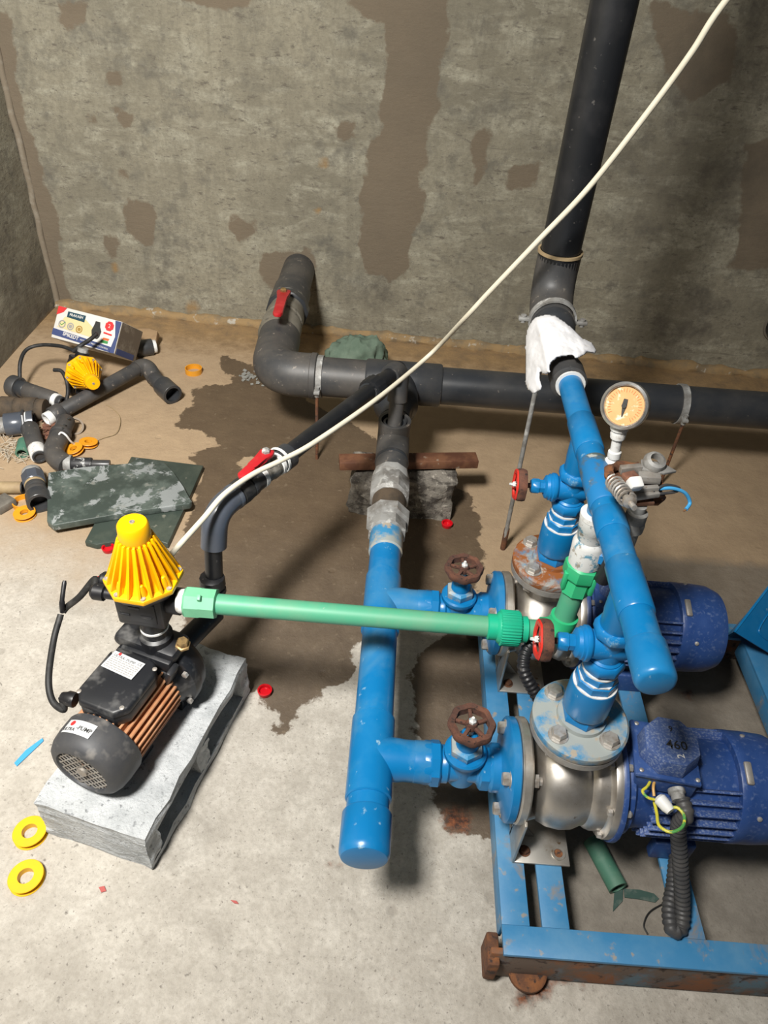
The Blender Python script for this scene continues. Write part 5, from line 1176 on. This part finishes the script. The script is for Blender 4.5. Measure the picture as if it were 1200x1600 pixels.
o = solo('mortar_chips', ch, CHIP, 'small pale mortar chips on the wet floor left of the elbow', 'chips', PZ(392, 590, 0), smooth=False); o['kind'] = 'stuff'

# ------------------------------------------------------------------ printed carton
q = [PZ(79, 524, .120), PZ(178, 556, .112), PZ(191, 500, .200), PZ(92, 480, .208)]          # BL BR TR TL of the printed face
X = (q[1]-q[0]+q[2]-q[3])/2; Yv = (q[3]-q[0]+q[2]-q[1])/2; W_, H_ = X.length, Yv.length
xn = X.normalized(); yn = (Yv-xn*Yv.dot(xn)).normalized(); zn = xn.cross(yn); cc = sum(q, Vector())/4
Mc = Matrix((xn, yn, zn)).transposed().to_4x4(); Mc.translation = cc
T = Thing('printed_carton', 'printed white and navy carton leaning in the corner', 'carton', (cc.x, cc.y, 0))
DP = .135
bx = B(); box(bx, (0, 0, -DP/2), (W_, H_, DP), bev=.004); bx.transform(Mc); bo = T.part('box', bx, CARDW)
def cp(name, bmx, m, parent=None, label=None, flat=True):
    bmx.transform(Mc); return T.part(name, bmx, m, parent or bo, label, smooth=not flat)
def plate(x0, x1, y0, y1, z=.0006, t=.0006):
    b = B(); box(b, ((x0+x1)/2*W_, (y0+y1)/2*H_, z), ((x1-x0)*W_, (y1-y0)*H_, t)); return b
def pol(pts, z=.0008): return prism(B(), [(x*W_, y*H_) for x, y in pts], .0005, Matrix.Translation((0, 0, z)))
cp('print_panel', pol([(-.44, -.14), (.20, -.20), (.14, .05), (-.05, .30), (-.36, .22)], .0006), PYEL)
band = cp('print_band', pol([(-.495, -.20), (.43, -.32), (.43, -.485), (-.495, -.40)], .0008), PNAVY)
cp('print_edge', pol([(.40, .48), (.495, .48), (.495, -.49), (.42, -.49), (.455, 0)], .0008), PNAVY)
cp('print_corner', pol([(-.495, .49), (-.36, .49), (-.40, .34), (-.495, .22)], .0009), PRED)
lg = cp('print_logo', pol([(-.33, .40), (-.05, .40), (-.05, .19), (-.33, .22)], .0010), PTEAL)
cp('lettering', text_bm('PRAKASH', .0125, Matrix.Translation((-.19*W_, .315*H_, .0018)), bold=.0002), CARDW, lg)
cp('lettering', text_bm('SPIKEDT', .017, Matrix.Translation((-.20*W_, -.315*H_, .0018)) @ Matrix.Rotation(R(-4), 4, 'Z'), bold=.0004), CARDW, band)
cp('lettering', text_bm('AUTOMATIC PRESSURE CONTROL', .0072, Matrix.Translation((.175*W_, -.375*H_, .0018)) @ Matrix.Rotation(R(-4), 4, 'Z'), bold=.0001), CARDW, band)
for x, y, r_, m in ((-.375, -.02, .014, PGREY), (-.24, -.03, .013, PGREY), (-.10, -.05, .013, PGOLD)):
    s_ = cp('seal', lathe(B(), [(r_*.68, .001), (r_, .001), (r_, .0016), (r_*.68, .0016)], (x*W_, y*H_, 0), (0, 0, 1), 28, close=True), m)
    if x < -.3:
        ck = B(); box(ck, (x*W_-.004, y*H_-.002, .0018), (.008, .0025, .0005), Matrix.Rotation(R(-45), 3, 'Z')); cp('tick', ck, PGRN, s_)
        ck = B(); box(ck, (x*W_+.005, y*H_+.003, .0018), (.018, .0025, .0005), Matrix.Rotation(R(45), 3, 'Z')); cp('tick', ck, PGRN, s_)
    else: cp('seal_core', lathe(B(), [(0, .001), (r_*.5, .001), (r_*.5, .0015), (0, .0015)], (x*W_, y*H_, 0), (0, 0, 1), 20), m, s_)
cp('print_picture', pol([(.115, .32), (.185, .32), (.20, .18), (.235, .05), (.225, -.12), (.20, -.20), (.12, -.20), (.095, -.05), (.085, .03), (.105, .18)], .0009), PDARK)
rs = cp('rosette', lathe(B(), [(0, .001), (.0165, .001), (.0165, .0015), (0, .0015)], (.335*W_, .27*H_, 0), (0, 0, 1), 20, lambda a: 1+.06*math.cos(12*a)), PRED)
cp('lettering', text_bm('2', .018, Matrix.Translation((.335*W_, .27*H_, .002))), CARDW, rs); cp('print_ribbon', pol([(.27, .07), (.40, .05), (.40, .0), (.27, .02)]), PRED)
cp('print_mark', pol([(.29, -.10), (.38, -.10), (.37, -.17), (.27, -.17)]), PORG); cp('print_mark', pol([(.27, -.18), (.37, -.18), (.37, -.26), (.25, -.27)]), PGRN)
sd_ = B(); box(sd_, (W_/2+.0008, 0, -DP/2), (.0016, H_*.97, DP*.97)); sp_ = cp('side_panel', sd_, CARDB, label='scuffed brown side of the carton')
fr = B(); box(fr, (.5*W_+.002, -.40*H_, -DP*.45), (.001, H_*.18, DP*.8)); cp('side_band', fr, PNAVY)
# cable loop of the lying controller
kb = k2.matrix_world @ Vector((-.09, .02, .055)); 
solo('power_cable', tube(B(), catmull([PZ(116, 548, .14), PZ(95, 541, .14), PZ(65, 539, .13), PZ(42, 546, .12), PZ(32, 565, .10), PZ(31, 590, .06), PZ(33, 600, .05)], 10), .0062, 10), RUBBER, 'black cable arching from the lying controller over the flared nipple', 'cable', PZ(60, 545, .1), 'black cables of the lying controller')
solo('power_cable', tube(B(), catmull([PZ(114, 549, .14), PZ(126, 540, .16), PZ(140, 531, .17), PZ(152, 521, .19)], 10), .007, 10), RUBBER, 'thick black cable lying across the printed carton face', 'cable', PZ(126, 540, .16), 'black cables of the lying controller')
solo('power_cable', tube(B(), catmull([PZ(84, 578, .10), PZ(96, 580, .10), PZ(104, 595, .08), PZ(106, 612, .05), PZ(104, 626, .03)], 10), .0062, 10), RUBBER, 'short black cable drooping in front of the lying controller', 'cable', PZ(96, 590, .1), 'black cables of the lying controller')

# ------------------------------------------------------------------ right edge: folded blue sheet panel, pipe offcut, scraps
T = Thing('blue_panel', 'folded bright blue sheet metal panel standing at the right edge', 'panel', PZ(1190, 1010, .11))
a = PZ(1147, 987, .20); b_ = PZ(1215, 898, .24); c_ = PZ(1260, 965, .12); d_ = PZ(1222, 1032, .112)
pn = (b_-a).cross(d_-a).normalized()
def sheet(pts, t=.003):
    bm = B(); n = (pts[1]-pts[0]).cross(pts[2]-pts[0]).normalized()
    A_ = [bm.verts.new(p) for p in pts]; B_ = [bm.verts.new(p-n*t) for p in pts]; k = len(pts)
    bm.faces.new(A_); bm.faces.new(list(reversed(B_)))
    for i in range(k): bm.faces.new((A_[i], B_[i], B_[(i+1) % k], A_[(i+1) % k]))
    return bm
e_ = b_+(d_-a)
T.part('front_face', sheet([a, d_, e_, b_]), BLUE)
inn = lambda u, v: a+(d_-a)*u+(b_-a)*v-pn*0+((d_-a).cross(b_-a)).normalized()*.0012
T.part('pressed_rim', tube(B(), catmull([inn(.95, .16), inn(.45, .14), inn(.30, .28), inn(.30, .9), inn(.32, 1.0)], 8), .0016, 6), BLUE)
T.part('side_face', sheet([a, b_, b_+Vector((.02, .04, -.12)), a+Vector((.03, .06, -.085))]), BLUE)
T = Thing('pipe_offcut', 'short dark green pipe offcut under the front pump', 'pipe', PZ(945, 1350, 0))
o0, o1 = PZ(925, 1312, .018), PZ(966, 1388, .018); T.part('pipe', lathe(B(), [(.0178, 0), (.0178, (o1-o0).length), (.0135, (o1-o0).length), (.0135, (o1-o0).length-.05), (0, (o1-o0).length-.05)], o0, o1-o0, 32), GREEND)
SCR = mat('green_scrap', (0.035, 0.075, 0.062), .8, 0, (.10, .13, .11), 40, .5, .65)
def scrap(px, label, m=SCR):
    pts = [PZ(x, y, .003) for x, y in px]; c = sum(pts, Vector())/len(pts)
    solo('plastic_scrap', prism(B(), [(p.x, p.y) for p in pts], .002, Matrix.Translation((0, 0, .001)), .0004), m, label, 'scrap', (c.x, c.y, .001), smooth=False)
scrap([(975, 1388), (1000, 1390), (1022, 1396), (1030, 1404), (1024, 1410), (1000, 1405), (976, 1402)], 'flat dark green strip scrap right of the pipe offcut')
scrap([(960, 1395), (974, 1388), (973, 1408), (958, 1424)], 'dark green triangular scrap below the pipe offcut')
scrap([(22, 1192), (40, 1172), (66, 1153), (68, 1157), (48, 1176), (26, 1197)], 'bright blue plastic strip on the floor left of the small pump', WBLUE)
PFL = mat('dried_red_paint', (.42, .09, .08), .7)
scrap([(154, 1386), (163, 1384), (166, 1392), (158, 1394)], 'tiny red paint fleck below the concrete block', PFL)
scrap([(360, 1406), (369, 1407), (373, 1412), (366, 1411)], 'tiny red paint fleck on the open floor left of the manifold cap', PFL)
solo('thin_wire', tube(B(), catmull([PZ(1040, 1410, .004), PZ(1015, 1425, .006), PZ(1006, 1445, .004), PZ(1012, 1460, .004)], 8), .0014, 6), RUBBER, 'thin dark wire on the floor behind the front rail', 'wire', PZ(1015, 1430, 0))
solo('thin_wire', tube(B(), catmull([PZ(1200, 1006, .112), PZ(1150, 1006, .02), PZ(1146, 1020, .01), PZ(1130, 1024, .01), PZ(1110, 1020, .02)], 8), .003, 6), RUBBER, 'dark wire trailing from the rear motor under the blue panel', 'wire', PZ(1146, 1020, 0))
